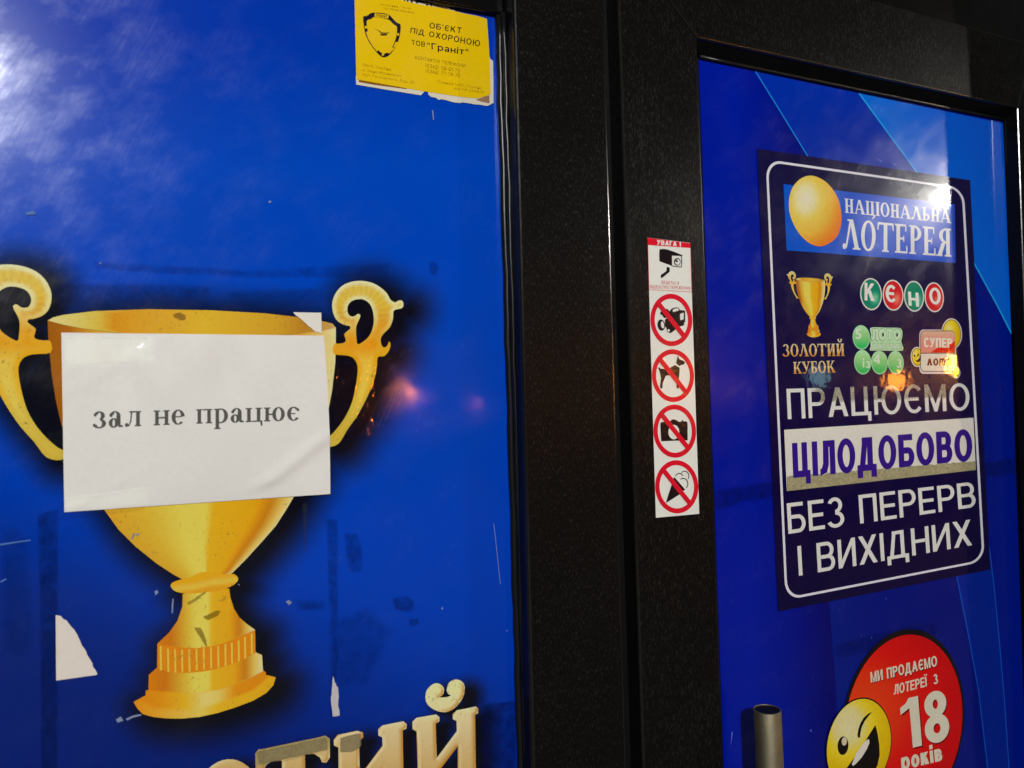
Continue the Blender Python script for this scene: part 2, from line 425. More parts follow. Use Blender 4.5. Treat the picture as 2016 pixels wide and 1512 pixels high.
def sans(body, TL, TR, BL, BR, color, h, parent, mat, table=None, gap=.13, plane=0.0, name="lettering", label=None, xref=False, grow=0.0):
    table = table or SANS_N
    x = 0; polys = []
    for ch in body:
        g, wd = table[ch]
        for p in g:
            p = np.asarray(p, float)
            if xref: p = p / np.array([1, .74])
            polys.append(p + np.array([x, 0]))
        x += wd + gap
    allp = np.concatenate(polys); x0, x1 = allp[:, 0].min(), allp[:, 0].max()
    sts = [np.stack([(p[:, 0] - x0) / (x1 - x0), p[:, 1]], 1) for p in polys]
    q = quad(TL, TR, BL, BR)
    return polys_art(name, [q(s) for s in sts], color, h, parent, mat, plane, label, sts)
# ------------------------------------------------------------------ materials
def newmat(name):
    m = bpy.data.materials.new(name); m.use_nodes = True
    n = m.node_tree.nodes; l = m.node_tree.links
    n.clear(); out = n.new("ShaderNodeOutputMaterial")
    return m, n, l, out

def noise(n, l, scale, detail=3.0, rough=0.55, rot=0.0, stretch=(1, 1, 1)):
    g = n.new("ShaderNodeNewGeometry"); mp = n.new("ShaderNodeMapping")
    mp.vector_type = 'TEXTURE'                   # turn first, stretch along the turned axes after
    mp.inputs['Rotation'].default_value = (0, rot, 0)
    mp.inputs['Scale'].default_value = tuple(1.0 / s for s in stretch)
    t = n.new("ShaderNodeTexNoise"); t.inputs['Scale'].default_value = scale
    t.inputs['Detail'].default_value = detail; t.inputs['Roughness'].default_value = rough
    l.new(g.outputs['Position'], mp.inputs['Vector']); l.new(mp.outputs[0], t.inputs['Vector'])
    return t.outputs['Fac']

def maprange(n, l, src, a, b, c, d):
    r = n.new("ShaderNodeMapRange"); r.inputs[1].default_value = a; r.inputs[2].default_value = b
    r.inputs[3].default_value = c; r.inputs[4].default_value = d
    l.new(src, r.inputs[0]); return r.outputs[0]

def math_n(n, l, op, a, b):
    q = n.new("ShaderNodeMath"); q.operation = op
    for i, x in enumerate((a, b)):
        if isinstance(x, (int, float)): q.inputs[i].default_value = x
        else: l.new(x, q.inputs[i])
    return q.outputs[0]

def mixcol(n, l, fac, a, b, mode='MIX'):
    q = n.new("ShaderNodeMix"); q.data_type = 'RGBA'; q.blend_type = mode
    if isinstance(fac, (int, float)): q.inputs[0].default_value = fac
    else: l.new(fac, q.inputs[0])
    for i, x in ((6, a), (7, b)):
        if isinstance(x, tuple): q.inputs[i].default_value = x
        else: l.new(x, q.inputs[i])
    return q.outputs[2]

def attr(n, name, out='Color'):
    a = n.new("ShaderNodeAttribute"); a.attribute_name = name; return a.outputs[out]

def print_mat(name, coat=1.0, coat_r=0.03, r0=0.3, r1=0.5, spec=0.5, wave=0.0, wave_scale=30, dirt=0.12, worn=False, gold=False, alpha=False, haze=1.0, flecks=0.0):
    m, n, l, out = newmat(name)
    p = n.new("ShaderNodeBsdfPrincipled")
    base = attr(n, "Col")
    if gold:
        st = n.new("ShaderNodeSeparateXYZ"); l.new(attr(n, "ST", 'Vector'), st.inputs[0])
        cr = n.new("ShaderNodeValToRGB"); l.new(st.outputs[1], cr.inputs[0])
        e = cr.color_ramp.elements
        e[0].position = 0.0; e[0].color = (.62, .27, .04, 1)
        e[1].position = 1.0; e[1].color = (.75, .66, .42, 1)
        for pos, c in ((.3, (.78, .42, .09, 1)), (.5, (.80, .66, .36, 1)), (.62, (.72, .42, .10, 1))):
            x = e.new(pos); x.color = c
        base = cr.outputs[0]
    if worn:
        st = n.new("ShaderNodeSeparateXYZ"); l.new(attr(n, "ST", 'Vector'), st.inputs[0])
        nz = noise(n, l, 260, 4); low = noise(n, l, 14, 2)
        edge = math_n(n, l, 'ADD', st.outputs[1], maprange(n, l, nz, .3, .7, -.07, .07))
        mk = maprange(n, l, edge, .48, .53, 0, 1)
        left = maprange(n, l, math_n(n, l, 'ADD', st.outputs[0], maprange(n, l, nz, .3, .7, -.02, .02)), .13, .17, 0, 1)
        right = maprange(n, l, st.outputs[0], .885, .90, 1, 0)
        mk = math_n(n, l, 'MULTIPLY', mk, math_n(n, l, 'MULTIPLY', left, right))
        tone = maprange(n, l, low, .35, .6, .6, 1.0)
        mk = math_n(n, l, 'MULTIPLY', mk, tone)
        wc = mixcol(n, l, maprange(n, l, nz, .35, .68, 0, 1), (.20, .18, .11, 1), (.46, .43, .33, 1))
        base = mixcol(n, l, mk, base, wc)
    if dirt:
        d1 = noise(n, l, 9, 6, .65); d2 = noise(n, l, 160, 3)
        k = maprange(n, l, math_n(n, l, 'MULTIPLY', d1, d2), .12, .4, 1 - dirt, 1.0)
        base = mixcol(n, l, 1.0, base, k, 'MULTIPLY')
    if flecks:
        q1 = noise(n, l, 330, 3, .6, .4, (1, 1, .55)); q2 = noise(n, l, 16, 3)
        fm = math_n(n, l, 'MULTIPLY', maprange(n, l, q1, .60, .68, 0, 1), maprange(n, l, q2, .44, .62, 0, flecks))
        base = mixcol(n, l, fm, base, (.22, .16, .045, 1))
    l.new(base, p.inputs['Base Color'])
    # fine wiping scratches in patches: they scatter the lamps' reflections
    s1 = noise(n, l, 12, 5, .6, -.6, (1, 1, 1.6)); s2 = noise(n, l, 320, 2, .6, .42, (1, 1, .1))
    pm = maprange(n, l, s1, .44, .80, 0, 1)
    pm = math_n(n, l, 'MULTIPLY', pm, maprange(n, l, s2, .3, .7, .5, 1))
    l.new(maprange(n, l, pm, 0, 1, r0, r1), p.inputs['Roughness'])
    l.new(maprange(n, l, pm, 0, 1, spec * .2, spec), p.inputs['Specular IOR Level'])
    p.inputs['Coat Weight'].default_value = coat
    l.new(maprange(n, l, pm, 0, 1, coat_r, coat_r * haze), p.inputs['Coat Roughness'])
    p.inputs['Coat IOR'].default_value = 1.38
    if wave:
        b = n.new("ShaderNodeBump"); b.inputs['Strength'].default_value = 1.0; b.inputs['Distance'].default_value = wave
        l.new(noise(n, l, wave_scale, 2), b.inputs['Height'])
        l.new(b.outputs[0], p.inputs['Coat Normal'])
    if alpha:
        g = attr(n, "Col", 'Alpha'); nz = noise(n, l, 70, 6, .7); n2 = noise(n, l, 420, 2)
        if alpha == 'crisp':
            a = math_n(n, l, 'ADD', maprange(n, l, nz, .3, .7, -.55, .55), g)
            a = maprange(n, l, a, .35, .75, 0, 1)
            a = math_n(n, l, 'MULTIPLY', a, math_n(n, l, 'MULTIPLY', g, maprange(n, l, n2, .3, .6, .75, 1)))
        else:
            a = math_n(n, l, 'MULTIPLY', g, maprange(n, l, nz, .32, .62, .15, .85))
            a = math_n(n, l, 'MULTIPLY', a, maprange(n, l, n2, .3, .6, .8, 1))
        l.new(a, p.inputs['Alpha'])
    l.new(p.outputs[0], out.inputs[0])
    return m

def plain(name, rgb, rough=.4, metal=0.0, spec=.5, bump=None, coat=0.0):
    m, n, l, out = newmat(name)
    p = n.new("ShaderNodeBsdfPrincipled")
    p.inputs['Roughness'].default_value = rough; p.inputs['Metallic'].default_value = metal
    p.inputs['Specular IOR Level'].default_value = spec
    p.inputs['Coat Weight'].default_value = coat
    v = noise(n, l, 30, 5)
    c = mixcol(n, l, maprange(n, l, v, .3, .7, 0, 1), tuple(x * .8 for x in rgb) + (1,), tuple(min(1, x * 1.2) for x in rgb) + (1,))
    l.new(c, p.inputs['Base Color'])
    if bump:
        b = n.new("ShaderNodeBump"); b.inputs['Strength'].default_value = 1.0; b.inputs['Distance'].default_value = bump[2]
        l.new(noise(n, l, bump[0], 3, .6, 0, bump[1]), b.inputs['Height']); l.new(b.outputs[0], p.inputs['Normal'])
    l.new(p.outputs[0], out.inputs[0])
    return m

FILM = print_mat("laminated_film", coat=.7, coat_r=.05, haze=4.0, r0=.22, r1=.36, spec=.34, wave=.0004, wave_scale=9, dirt=.06)
PRINT = print_mat("printed_ink", flecks=.6, coat=.7, coat_r=.05, haze=3, r0=.2, r1=.34, spec=.34, dirt=.05)
DECAL = print_mat("gloss_decal", coat=.9, coat_r=.035, haze=1.8, r0=.2, r1=.34, spec=.3, wave=.00011, wave_scale=45, dirt=.1)
DECALW = print_mat("worn_decal", coat=.9, coat_r=.035, haze=1.8, r0=.2, r1=.34, spec=.3, wave=.00011, wave_scale=45, dirt=.06, worn=True)
DECALG = print_mat("gold_decal", coat=.9, coat_r=.035, haze=1.8, r0=.2, r1=.34, spec=.3, wave=.00011, wave_scale=45, dirt=.06, gold=True)
STICK = print_mat("vinyl_sticker", coat=.8, coat_r=.12, r0=.3, r1=.5, wave=.0003, wave_scale=170, dirt=.05)
PAPER = print_mat("office_paper", coat=0, r0=.7, r1=.9, spec=.2, dirt=.05)
STAIN = print_mat("glue_stain", coat=0, r0=.25, r1=.45, spec=.2, dirt=.2, alpha=True)
WORN = print_mat("worn_print", coat=0, r0=.25, r1=.45, spec=.3, dirt=.2, alpha="crisp")
def foil_mat():
    """black wood-grain foil: smooth ground with fine lighter grain flecks"""
    m, n, l, out = newmat("black_grained_foil")
    p = n.new("ShaderNodeBsdfPrincipled")
    f1 = noise(n, l, 560, 2, .5, 0, (1.7, 1.7, .28)); f2 = noise(n, l, 14, 3, .6, 0, (1, 1, .5))
    fl = maprange(n, l, math_n(n, l, 'ADD', f1, maprange(n, l, f2, .3, .7, -.022, .022)), .57, .72, 0, 1)
    l.new(mixcol(n, l, fl, (.0042, .0040, .0037, 1), (.0125, .012, .0108, 1)), p.inputs['Base Color'])
    l.new(maprange(n, l, fl, 0, 1, .29, .44), p.inputs['Roughness'])
    l.new(maprange(n, l, fl, 0, 1, .15, .72), p.inputs['Specular IOR Level'])
    b = n.new("ShaderNodeBump"); b.inputs['Distance'].default_value = .0003
    l.new(f1, b.inputs['Height']); l.new(b.outputs[0], p.inputs['Normal'])
    l.new(p.outputs[0], out.inputs[0])
    return m
FRAME = foil_mat()
FRAMES = plain("black_foil_profile_smooth", (.0045, .0043, .0041), .22, 0, .25, (120, (2, 2, .6), .00015))
EDGE = plain("black_foil_edge", (.008, .0076, .007), .2, 0, .6, (90, (1, 1, .5), .0002))
RUBBER = plain("black_gasket", (.008, .008, .008), .3, 0, .35, (60, (1, 1, .3), .0004))
STEEL = plain("brushed_steel", (.27, .235, .155), .6, 1.0, .5, (400, (1.0, 1.0, .12), .0003))
DARK = plain("dark_cap", (.006, .006, .006), .5, 0, .12)
WALL = plain("dark_plaster", (.05, .048, .045), .8)
PAVE = plain("pavement", (.09, .088, .085), .85)

def tape_mat():
    m, n, l, out = newmat("clear_tape")
    tr = n.new("ShaderNodeBsdfTransparent"); tr.inputs[0].default_value = (.985, .985, .975, 1)
    gl = n.new("ShaderNodeBsdfGlossy"); gl.inputs['Roughness'].default_value = .07
    b = n.new("ShaderNodeBump"); b.inputs['Distance'].default_value = .0003; b.inputs['Strength'].default_value = 1.0
    l.new(noise(n, l, 130, 2, .5), b.inputs['Height']); l.new(b.outputs[0], gl.inputs['Normal'])
    fr = n.new("ShaderNodeFresnel"); fr.inputs[0].default_value = 1.55
    mx = n.new("ShaderNodeMixShader"); l.new(fr.outputs[0], mx.inputs[0])
    l.new(tr.outputs[0], mx.inputs[1]); l.new(gl.outputs[0], mx.inputs[2]); l.new(mx.outputs[0], out.inputs[0])
    return m
TAPE = tape_mat()

# ------------------------------------------------------------------ the shopfront structure
def edge_at(p0, p1, h):
    a, b = plane_pts([p0, p1], h)
    k = (b[0] - a[0]) / (b[1] - a[1])
    return lambda z: a[0] + k * (z - a[1])

def prism(name, outline, y0, y1, mat, parent, bevel=.0025, label=None):
    """solid bar: outline (u, z) counter-clockwise, front face at y0, back at y1"""
    bm = bmesh.new()
    off = world_off(parent)
    fr = [bm.verts.new(Vector((u, y0, z + EYE)) - Vector(off)) for u, z in outline]
    bk = [bm.verts.new(Vector((u, y1, z + EYE)) - Vector(off)) for u, z in outline]
    n = len(outline)
    bm.faces.new(fr); bm.faces.new(bk[::-1])
    for i in range(n):
        j = (i + 1) % n; bm.faces.new((fr[j], fr[i], bk[i], bk[j]))
    bmesh.ops.recalc_face_normals(bm, faces=bm.faces)
    if bevel:
        es = [e for e in bm.edges if all(v in fr for v in e.verts)]
        bmesh.ops.bevel(bm, geom=es, offset=bevel, segments=3, affect='EDGES', profile=.5, material=1)
    me = bpy.data.meshes.new(name); bm.to_mesh(me); bm.free()
    me.materials.append(mat); me.materials.append(EDGE if mat is FRAME else mat)
    o = bpy.data.objects.new(name, me); link(o, parent)
    if label: o["label"] = label
    return o

def tube(name, path, r, mat, parent, seg=12, label=None):
    """round bar along a polyline of world points"""
    path = [np.array(p, float) for p in path]; V, F = [], []
    for i, p in enumerate(path):
        t = path[min(i + 1, len(path) - 1)] - path[max(i - 1, 0)]; t /= np.linalg.norm(t)
        a = np.cross(t, [0.31, 0.72, 0.2]); a /= np.linalg.norm(a); b = np.cross(t, a)
        for k in range(seg):
            q = 2 * math.pi * k / seg
            V.append(p + r * (math.cos(q) * a + math.sin(q) * b))
    for i in range(len(path) - 1):
        for k in range(seg):
            j = (k + 1) % seg
            F.append((i * seg + k, i * seg + j, (i + 1) * seg + j, (i + 1) * seg + k))
    F.append(tuple(range(seg))[::-1]); F.append(tuple((len(path) - 1) * seg + k for k in range(seg)))
    o = mesh_obj(name, V, F, mat, parent, smooth=True, label=label)
    return o

RP = .010        # the rails of the fixed window stand less proud
HP = .040        # how far the fixed frame stands proud of its glass
HD = .029        # the same for the door leaf
ZB, ZT = -1.52, 1.15

gl_r = edge_at((975, 90), (1017, 1512), 0.0)
po_l = edge_at((1011, 40), (1035, 1000), HP)
po_r = edge_at((1190, 0), (1233, 1450), HP)
st_l = edge_at((1216.5, 0), (1259, 1300), HD)
st_r = edge_at((1373.5, 90), (1425.5, 1512), HD)
dg_l = edge_at((1375, 105), (1425, 1512), 0.0)
rs_l = edge_at((2004, 218), (2014, 507), HD)
dg_r = edge_at((1974, 238), (1987, 507), 0.0)

# -- ground, wall
bm = bmesh.new()
for x, y in ((-14, -16), (22, -16), (22, 6), (-14, 6)): bm.verts.new((x, y, 0))
bm.faces.new(bm.verts)
me = bpy.data.meshes.new("pavement"); bm.to_mesh(me); bm.free(); me.materials.append(PAVE)
o = bpy.data.objects.new("pavement", me); COL.objects.link(o); o["kind"] = "structure"

# -- fixed window on the left
zt0 = plane_pts((975, 24), 0.0)[0][1]                 # upper edge of the visible glass
zr0 = plane_pts((975, 24), RP)[0][1]
ur1, zr1 = plane_pts((872, 1), RP)[0]
win = thing("window_frame", "black framed fixed window left of the door, wide post with grainy face", "window", (0, 0, 0))
prism("frame_post", [(po_l(ZB), ZB), (po_r(ZB), ZB), (po_r(ZT), ZT), (po_l(ZT), ZT)], -HP, .02, FRAME, win, .0045)
prism("top_rail", [(-1.12, zr1), (ur1 - .12, zr1), (ur1, zr1 - .004), (po_l(zr0) - .001, zr0), (po_l(ZT) - .001, ZT), (-1.12, ZT)], -RP, .02, FRAMES, win, .003)
prism("bottom_rail", [(-1.12, ZB), (po_l(ZB) - .001, ZB), (po_l(-1.3) - .001, -1.3), (-1.12, -1.3)], -HP + .001, .02, FRAMES, win, .003)
prism("side_post", [(-1.25, ZB), (-1.121, ZB), (-1.121, ZT), (-1.25, ZT)], -HP, .02, FRAME, win, .003)
zz = np.linspace(-1.3, zr0 - .001, 60)
wob = lambda z, s: .0006 * math.sin(z * 37 + s) + .0005 * math.sin(z * 91 + 2 * s)
gk = tube("gasket", [((gl_r(z) + .0052) + wob(z, 1.0), -.0035, z + EYE) for z in zz], .0055, RUBBER, win)
tube("gasket", [((gl_r(z) + .0085) + wob(z, 2.3), -.014, z + EYE) for z in zz], .0035, RUBBER, win)
prism("glass_pane", [(-1.12, -1.3), (gl_r(-1.3) + .004, -1.3), (gl_r(zr0) + .004, zr0 + .01), (-1.12, zr0 + .01)], .0008, .008, DARK, win, 0)

# -- door leaf
zd_f = plane_pts((1373.5, 75), HD)[0][1]              # lower front edge of the top rail
zd_g = plane_pts((1377, 115), 0.0)[0][1]
zd_t = plane_pts((1917, 54), HD)[0][1]                # top of the leaf
XR = rs_l(0) + .075
door = thing("shop_door", "black framed shop door with grainy stiles and a blue covered panel", "door", (0, 0, 0))
dz = zd_t - zd_f
x_in = st_r(zd_f)
prism("stile", [(st_l(ZB), ZB), (st_r(ZB), ZB), (x_in, zd_f), (st_l(zd_t) + .0005, zd_t), (st_l(zd_t), zd_t)][:3] + [(st_l(zd_t), zd_t)], -HD, .02, FRAME, door, .0036)
prism("top_rail", [(x_in + .0009, zd_f), (rs_l(zd_f) - .0009, zd_f), (XR - .0006, zd_t), (st_l(zd_t) + .0012, zd_t)], -HD, .02, FRAME, door, .0036)
prism("stile", [(rs_l(ZB), ZB), (XR, ZB), (XR, zd_t), (rs_l(zd_f), zd_f)], -HD, .02, FRAME, door, .0036)
prism("bottom_rail", [(st_r(ZB) + .001, ZB), (rs_l(ZB) - .001, ZB), (rs_l(-1.36) - .001, -1.36), (st_r(-1.36) + .001, -1.36)], -HD + .001, .02, FRAME, door, .0036)
# sloping bead round the panel
def bead(name, a, b, c, d):
    V = [(a[0], -HD + .004, a[1] + EYE), (b[0], -HD + .004, b[1] + EYE), (c[0], -.0012, c[1] + EYE), (d[0], -.0012, d[1] + EYE)]
    V += [(a[0], .004, a[1] + EYE), (b[0], .004, b[1] + EYE), (c[0], .004, c[1] + EYE), (d[0], .004, d[1] + EYE)]
    F = [(0, 1, 2, 3), (4, 7, 6, 5), (0, 4, 5, 1), (2, 6, 7, 3), (0, 3, 7, 4), (1, 5, 6, 2)]
    return mesh_obj(name, V, F, FRAMES, door)
bead("glazing_bead", (x_in + .0005, zd_f + .0005), (rs_l(zd_f) - .0005, zd_f + .0005), (dg_r(zd_g), zd_g), (dg_l(zd_g), zd_g))
bead("glazing_bead", (rs_l(ZB) - .0004, ZB), (rs_l(zd_f) - .0004, zd_f - .001), (dg_r(zd_g), zd_g - .001), (dg_r(ZB), ZB))
tube("gasket", [(dg_r(z) + .0015, -.0035, z + EYE) for z in np.linspace(-1.36, zd_g - .002, 10)], .0035, RUBBER, door)
tube("gasket", [(u, -.003, zd_g + .001 + EYE) for u in np.linspace(dg_l(zd_g), dg_r(zd_g), 10)], .003, RUBBER, door)
prism("glass_pane", [(dg_l(ZB), -1.4), (dg_r(ZB), -1.4), (dg_r(zd_g) + .004, zd_g + .004), (dg_l(zd_g) - .004, zd_g + .004)], .0008, .008, DARK, door, 0)

# -- pull handle
HH = .066
ht = plane_pts((1510, 1396), HH)[0]; hr = abs(plane_pts((1540, 1430), HH)[0][0] - plane_pts((1482, 1430), HH)[0][0]) / 2 * .72
def pull_handle():
    V, F = [], []; seg = 48
    rings = [(hr, -.62), (hr, -.0012), (hr - .0008, 0.0), (hr - .0022, 0.0), (hr - .0024, -.0006), (hr - .0024, -.002)]
    for r, dz_ in rings:
        for k in range(seg):
            q = 2 * math.pi * k / seg
            V.append((ht[0] + r * math.cos(q), -HH + r * math.sin(q), ht[1] + EYE + dz_))
    for i in range(len(rings) - 1):
        for k in range(seg):
            j = (k + 1) % seg; F.append((i * seg + k, i * seg + j, (i + 1) * seg + j, (i + 1) * seg + k))
    F.append(tuple(range(seg))[::-1])
    h = mesh_obj("pull_handle", V, F, STEEL, door, smooth=True)
    V2 = [(ht[0] + (hr - .0024) * math.cos(2 * math.pi * k / seg), -HH + (hr - .0024) * math.sin(2 * math.pi * k / seg), ht[1] + EYE - .0012) for k in range(seg)]
    mesh_obj("end_cap", V2, [tuple(range(seg))], DARK, h)
    for dz_ in (-.16, -.50):
        tube("standoff", [(ht[0], -HH + hr * .7, ht[1] + EYE + dz_), (ht[0], -.0012, ht[1] + EYE + dz_)], .009, STEEL, h)
pull_handle()

# -- fixed frame round the door, pier to the right
fr = thing("door_frame", "black outer frame above and beside the shop door", "door frame", (0, 0, 0))
gz = zd_t + .006
prism("header", [(po_r(gz) + .004, gz), (XR + .055, gz), (XR + .055, ZT), (po_r(ZT) + .004, ZT)], -.016, .02, FRAMES, fr, .002)
prism("jamb", [(XR + .006, ZB), (XR + .055, ZB), (XR + .055, gz - .001), (XR + .006, gz - .001)], -.016, .02, FRAMES, fr, .002)
prism("rebate", [(po_r(ZB) + .0005, ZB), (st_l(ZB) + .01, ZB), (st_l(gz) + .01, gz - .002), (po_r(gz) + .0005, gz - .002)], .004, .022, DARK, fr, 0)
PIER = 1.7165
bm = bmesh.new()
r = bmesh.ops.create_cube(bm, size=1.0)
for v in bm.verts: v.co = Vector((PIER + (v.co.x + .5) * .5, -.2 + (v.co.y + .5) * .5, (v.co.z + .5) * 2.95 + .004))
bmesh.ops.bevel(bm, geom=bm.edges[:], offset=.004, segments=2, affect='EDGES')
me = bpy.data.meshes.new("wall_pier"); bm.to_mesh(me); bm.free(); me.materials.append(WALL)
o = bpy.data.objects.new("wall_pier", me); COL.objects.link(o)
o["label"] = "dark plaster wall pier standing forward right of the door"; o["category"] = "wall"
# ------------------------------------------------------------------ the golden cup (print), traced in photo pixels
BOWL_L = [(94, 631), (95, 660), (97, 688), (102, 738), (110, 788), (121, 836), (140, 888), (170, 948), (208, 1007), (233, 1042), (267, 1076), (308, 1109), (340, 1130), (360, 1141)]
BOWL_R = [(661, 645), (661, 680), (660, 713), (654, 767), (645, 815), (630, 868), (600, 940), (565, 1001), (543, 1035), (515, 1067), (485, 1100), (457, 1128), (430, 1141)]
BOWL = BOWL_L + [(395, 1150)] + BOWL_R[::-1] + [(632, 652), (560, 660), (400, 664), (250, 658), (167, 648), (125, 640)]
RIM = [(94, 631), (105, 625), (125, 620), (187, 612.5), (292, 609), (417, 611), (521, 617), (583, 624), (633, 632), (654, 637), (661, 645)] + \
      [(632, 652), (560, 659.5), (400, 663), (250, 657.5), (167, 647.5), (125, 639.5)]
cS = crop(4.58, 240, 1100)
STEM = cS((548, 318), (545, 430), (500, 560), (430, 660), (320, 765), (400, 790), (520, 805), (680, 805), (810, 790), (960, 745), (1090, 690), (1200, 640), (1130, 590), (1060, 530), (1010, 450), (975, 340), (968, 270), (760, 240))
COLLAR = cS((440, 245), (455, 215), (520, 190), (620, 165), (680, 130), (760, 118), (850, 128), (920, 140), (990, 135), (1030, 150), (1048, 185), (1025, 220), (980, 250), (880, 285), (770, 300), (640, 312), (540, 308), (470, 285))
BAND = cS((320, 765), (430, 785), (560, 800), (680, 805), (810, 790), (960, 745), (1090, 690), (1200, 640), (1205, 845), (1100, 905), (960, 960), (820, 1000), (700, 1020), (560, 1030), (430, 1022), (318, 985))
BAND2 = cS((318, 980), (430, 1020), (560, 1028), (700, 1018), (820, 998), (960, 958), (1100, 903), (1205, 842), (1262, 868), (1272, 1010), (1150, 1080), (1000, 1140), (850, 1185), (700, 1205), (500, 1205), (360, 1195), (240, 1182), (243, 1045))
BASE = cS((215, 1190), (240, 1180), (360, 1194), (500, 1204), (700, 1204), (850, 1184), (1000, 1139), (1150, 1079), (1272, 1005), (1298, 1025), (1298, 1045), (1386, 1068), (1365, 1140), (1300, 1210), (1180, 1280), (1020, 1340), (860, 1390), (700, 1425), (540, 1440), (400, 1438), (280, 1425), (190, 1400), (140, 1350), (105, 1290), (215, 1230))
cH = crop(3.6, 600, 480)
HANDLE_O = cH((205, 712), (240, 708), (275, 702), (290, 685), (280, 642), (298, 622), (322, 600), (316, 583), (290, 578), (245, 558), (212, 520), (195, 460), (198, 400), (225, 340), (270, 295), (330, 270), (400, 263), (470, 275), (530, 305), (580, 350), (608, 398), (640, 415), (662, 403), (688, 403), (699, 430), (688, 456), (650, 465), (628, 480), (625, 530), (603, 590), (560, 635), (538, 672), (543, 715), (562, 735), (584, 722), (598, 692), (607, 720), (592, 765), (560, 797), (518, 802), (512, 860), (497, 940), (470, 1020), (430, 1110), (370, 1220), (300, 1320), (240, 1415), (160, 1440), (120, 1400), (175, 1365), (235, 1300), (290, 1220), (335, 1120), (362, 1000), (374, 900), (368, 850), (345, 812), (300, 792), (205, 780))
HANDLE_H = cH((302, 480), (305, 440), (330, 408), (375, 393), (420, 397), (458, 425), (480, 470), (489, 540), (480, 600), (455, 655), (415, 692), (376, 712), (367, 680), (362, 610), (370, 570), (388, 530), (393, 505), (375, 497), (350, 514), (318, 510))
HANDLE_O = catmull(HANDLE_O, 3); HANDLE_H = catmull(HANDLE_H, 3)

GOLD = [(0, (150, 88, 14)), (.07, (168, 98, 16)), (.16, (202, 150, 40)), (.30, (214, 194, 76)), (.50, (214, 196, 78)), (.535, (226, 168, 30)), (.76, (224, 158, 20)), (.84, (190, 122, 18)), (.9, (206, 165, 60)), (1, (222, 206, 150))]
def gold_bowl(p):
    ys = np.array([a[1] for a in BOWL_L], float); xl = np.interp(p[:, 1], ys, [a[0] for a in BOWL_L])
    yr = np.array([a[1] for a in BOWL_R], float); xr = np.interp(p[:, 1], yr, [a[0] for a in BOWL_R])
    s = np.clip((p[:, 0] - xl) / np.maximum(xr - xl, 1), 0, 1)
    low = smooth01(p[:, 1], 900, 1010)
    return ramp(s, GOLD) * (1 - low[:, None]) + low[:, None] * ramp(s, [(0, (205, 155, 40)), (.2, (206, 168, 46)), (.42, (214, 196, 78)), (.56, (214, 198, 80)), (.60, (226, 166, 28)), (.82, (224, 158, 20)), (.9, (190, 120, 18)), (.96, (212, 176, 80)), (1, (220, 200, 130))])
def gold_rim(p):
    s = np.clip((p[:, 0] - 94) / 567, 0, 1)
    return ramp(s, [(0, (214, 200, 130)), (.1, (206, 190, 100)), (.18, (206, 176, 66)), (.23, (204, 138, 26)), (.3, (208, 150, 34)), (.55, (212, 172, 44)), (.8, (200, 152, 40)), (.9, (176, 122, 36)), (1, (196, 160, 90))])
def gold_turn(p, x0l, x1l):
    s = np.clip((p[:, 0] - x0l) / (x1l - x0l), 0, 1)
    return ramp(s, [(0, (206, 120, 10)), (.14, (196, 112, 14)), (.3, (206, 168, 48)), (.4, (214, 198, 80)), (.52, (214, 198, 80)), (.56, (226, 166, 28)), (.74, (222, 158, 22)), (.84, (190, 118, 18)), (.92, (210, 180, 80)), (1, (222, 206, 150))])
def gold_handle(p):
    d, _ = edge_dist(p, [HANDLE_O, HANDLE_H])
    y = p[:, 1]
    core = ramp(y, [(553, (216, 188, 84)), (600, (222, 184, 62)), (640, (214, 150, 40)), (680, (216, 150, 26)), (710, (216, 182, 70)), (780, (214, 190, 80)), (880, (204, 172, 60))])
    edge = ramp(y, [(553, (220, 213, 166)), (620, (218, 204, 134)), (660, (212, 160, 50)), (700, (224, 160, 24)), (740, (224, 168, 34)), (800, (202, 178, 70)), (880, (196, 170, 58))])
    k = smooth01(d, 4, 11)[:, None]
    rib = .5 + .5 * np.sin(np.arctan2(y - 618, p[:, 0] - 712) * 26)
    m = (smooth01(y, 650, 620) * smooth01(d, 5, 8) * rib)[:, None]
    c = edge * (1 - k) + core * k
    return c * (1 - .08 * m)
def gold_base(p):
    s = np.clip((p[:, 0] - 262) / 281, 0, 1)
    top = ramp(s, [(0, (206, 122, 12)), (.2, (216, 140, 14)), (.36, (222, 170, 30)), (.5, (220, 196, 110)), (.6, (220, 190, 90)), (.72, (212, 136, 14)), (1, (210, 128, 12))])
    yb = np.interp(p[:, 0], [262, 300, 360, 400, 450, 500, 545], [1382, 1412, 1415, 1411, 1395, 1375, 1335])
    k = smooth01(yb - p[:, 1], 22, 14)[:, None]
    low = ramp(s, [(0, (214, 134, 12)), (.3, (218, 170, 60)), (.48, (220, 190, 80)), (.6, (226, 170, 30)), (1, (222, 160, 22))])
    return top * (1 - k) + low * k
def gold_collar(p):
    mid = np.interp(p[:, 0], [336, 380, 420, 468], [1156, 1150, 1141, 1136])
    t = p[:, 1] - mid
    return ramp(t, [(-22, (226, 162, 24)), (-6, (222, 158, 20)), (2, (216, 176, 60)), (8, (220, 182, 60)), (14, (212, 150, 26))])

_rp = plane_pts([(661, 677), (667, 873)]); _lp = plane_pts([(94, 671), (91, 900)])
UC = (_rp[0, 0] + _lp[0, 0]) / 2
def mirror_tf(p):
    q = plane_pts(p)
    t = (q[:, 1] - _rp[0, 1]) / (_rp[1, 1] - _rp[0, 1])
    return np.stack([2 * UC - q[:, 0] + (_lp[1, 0] - (2 * UC - _rp[1, 0])) * t, _lp[0, 1] + t * (_lp[1, 1] - _lp[0, 1])], 1)

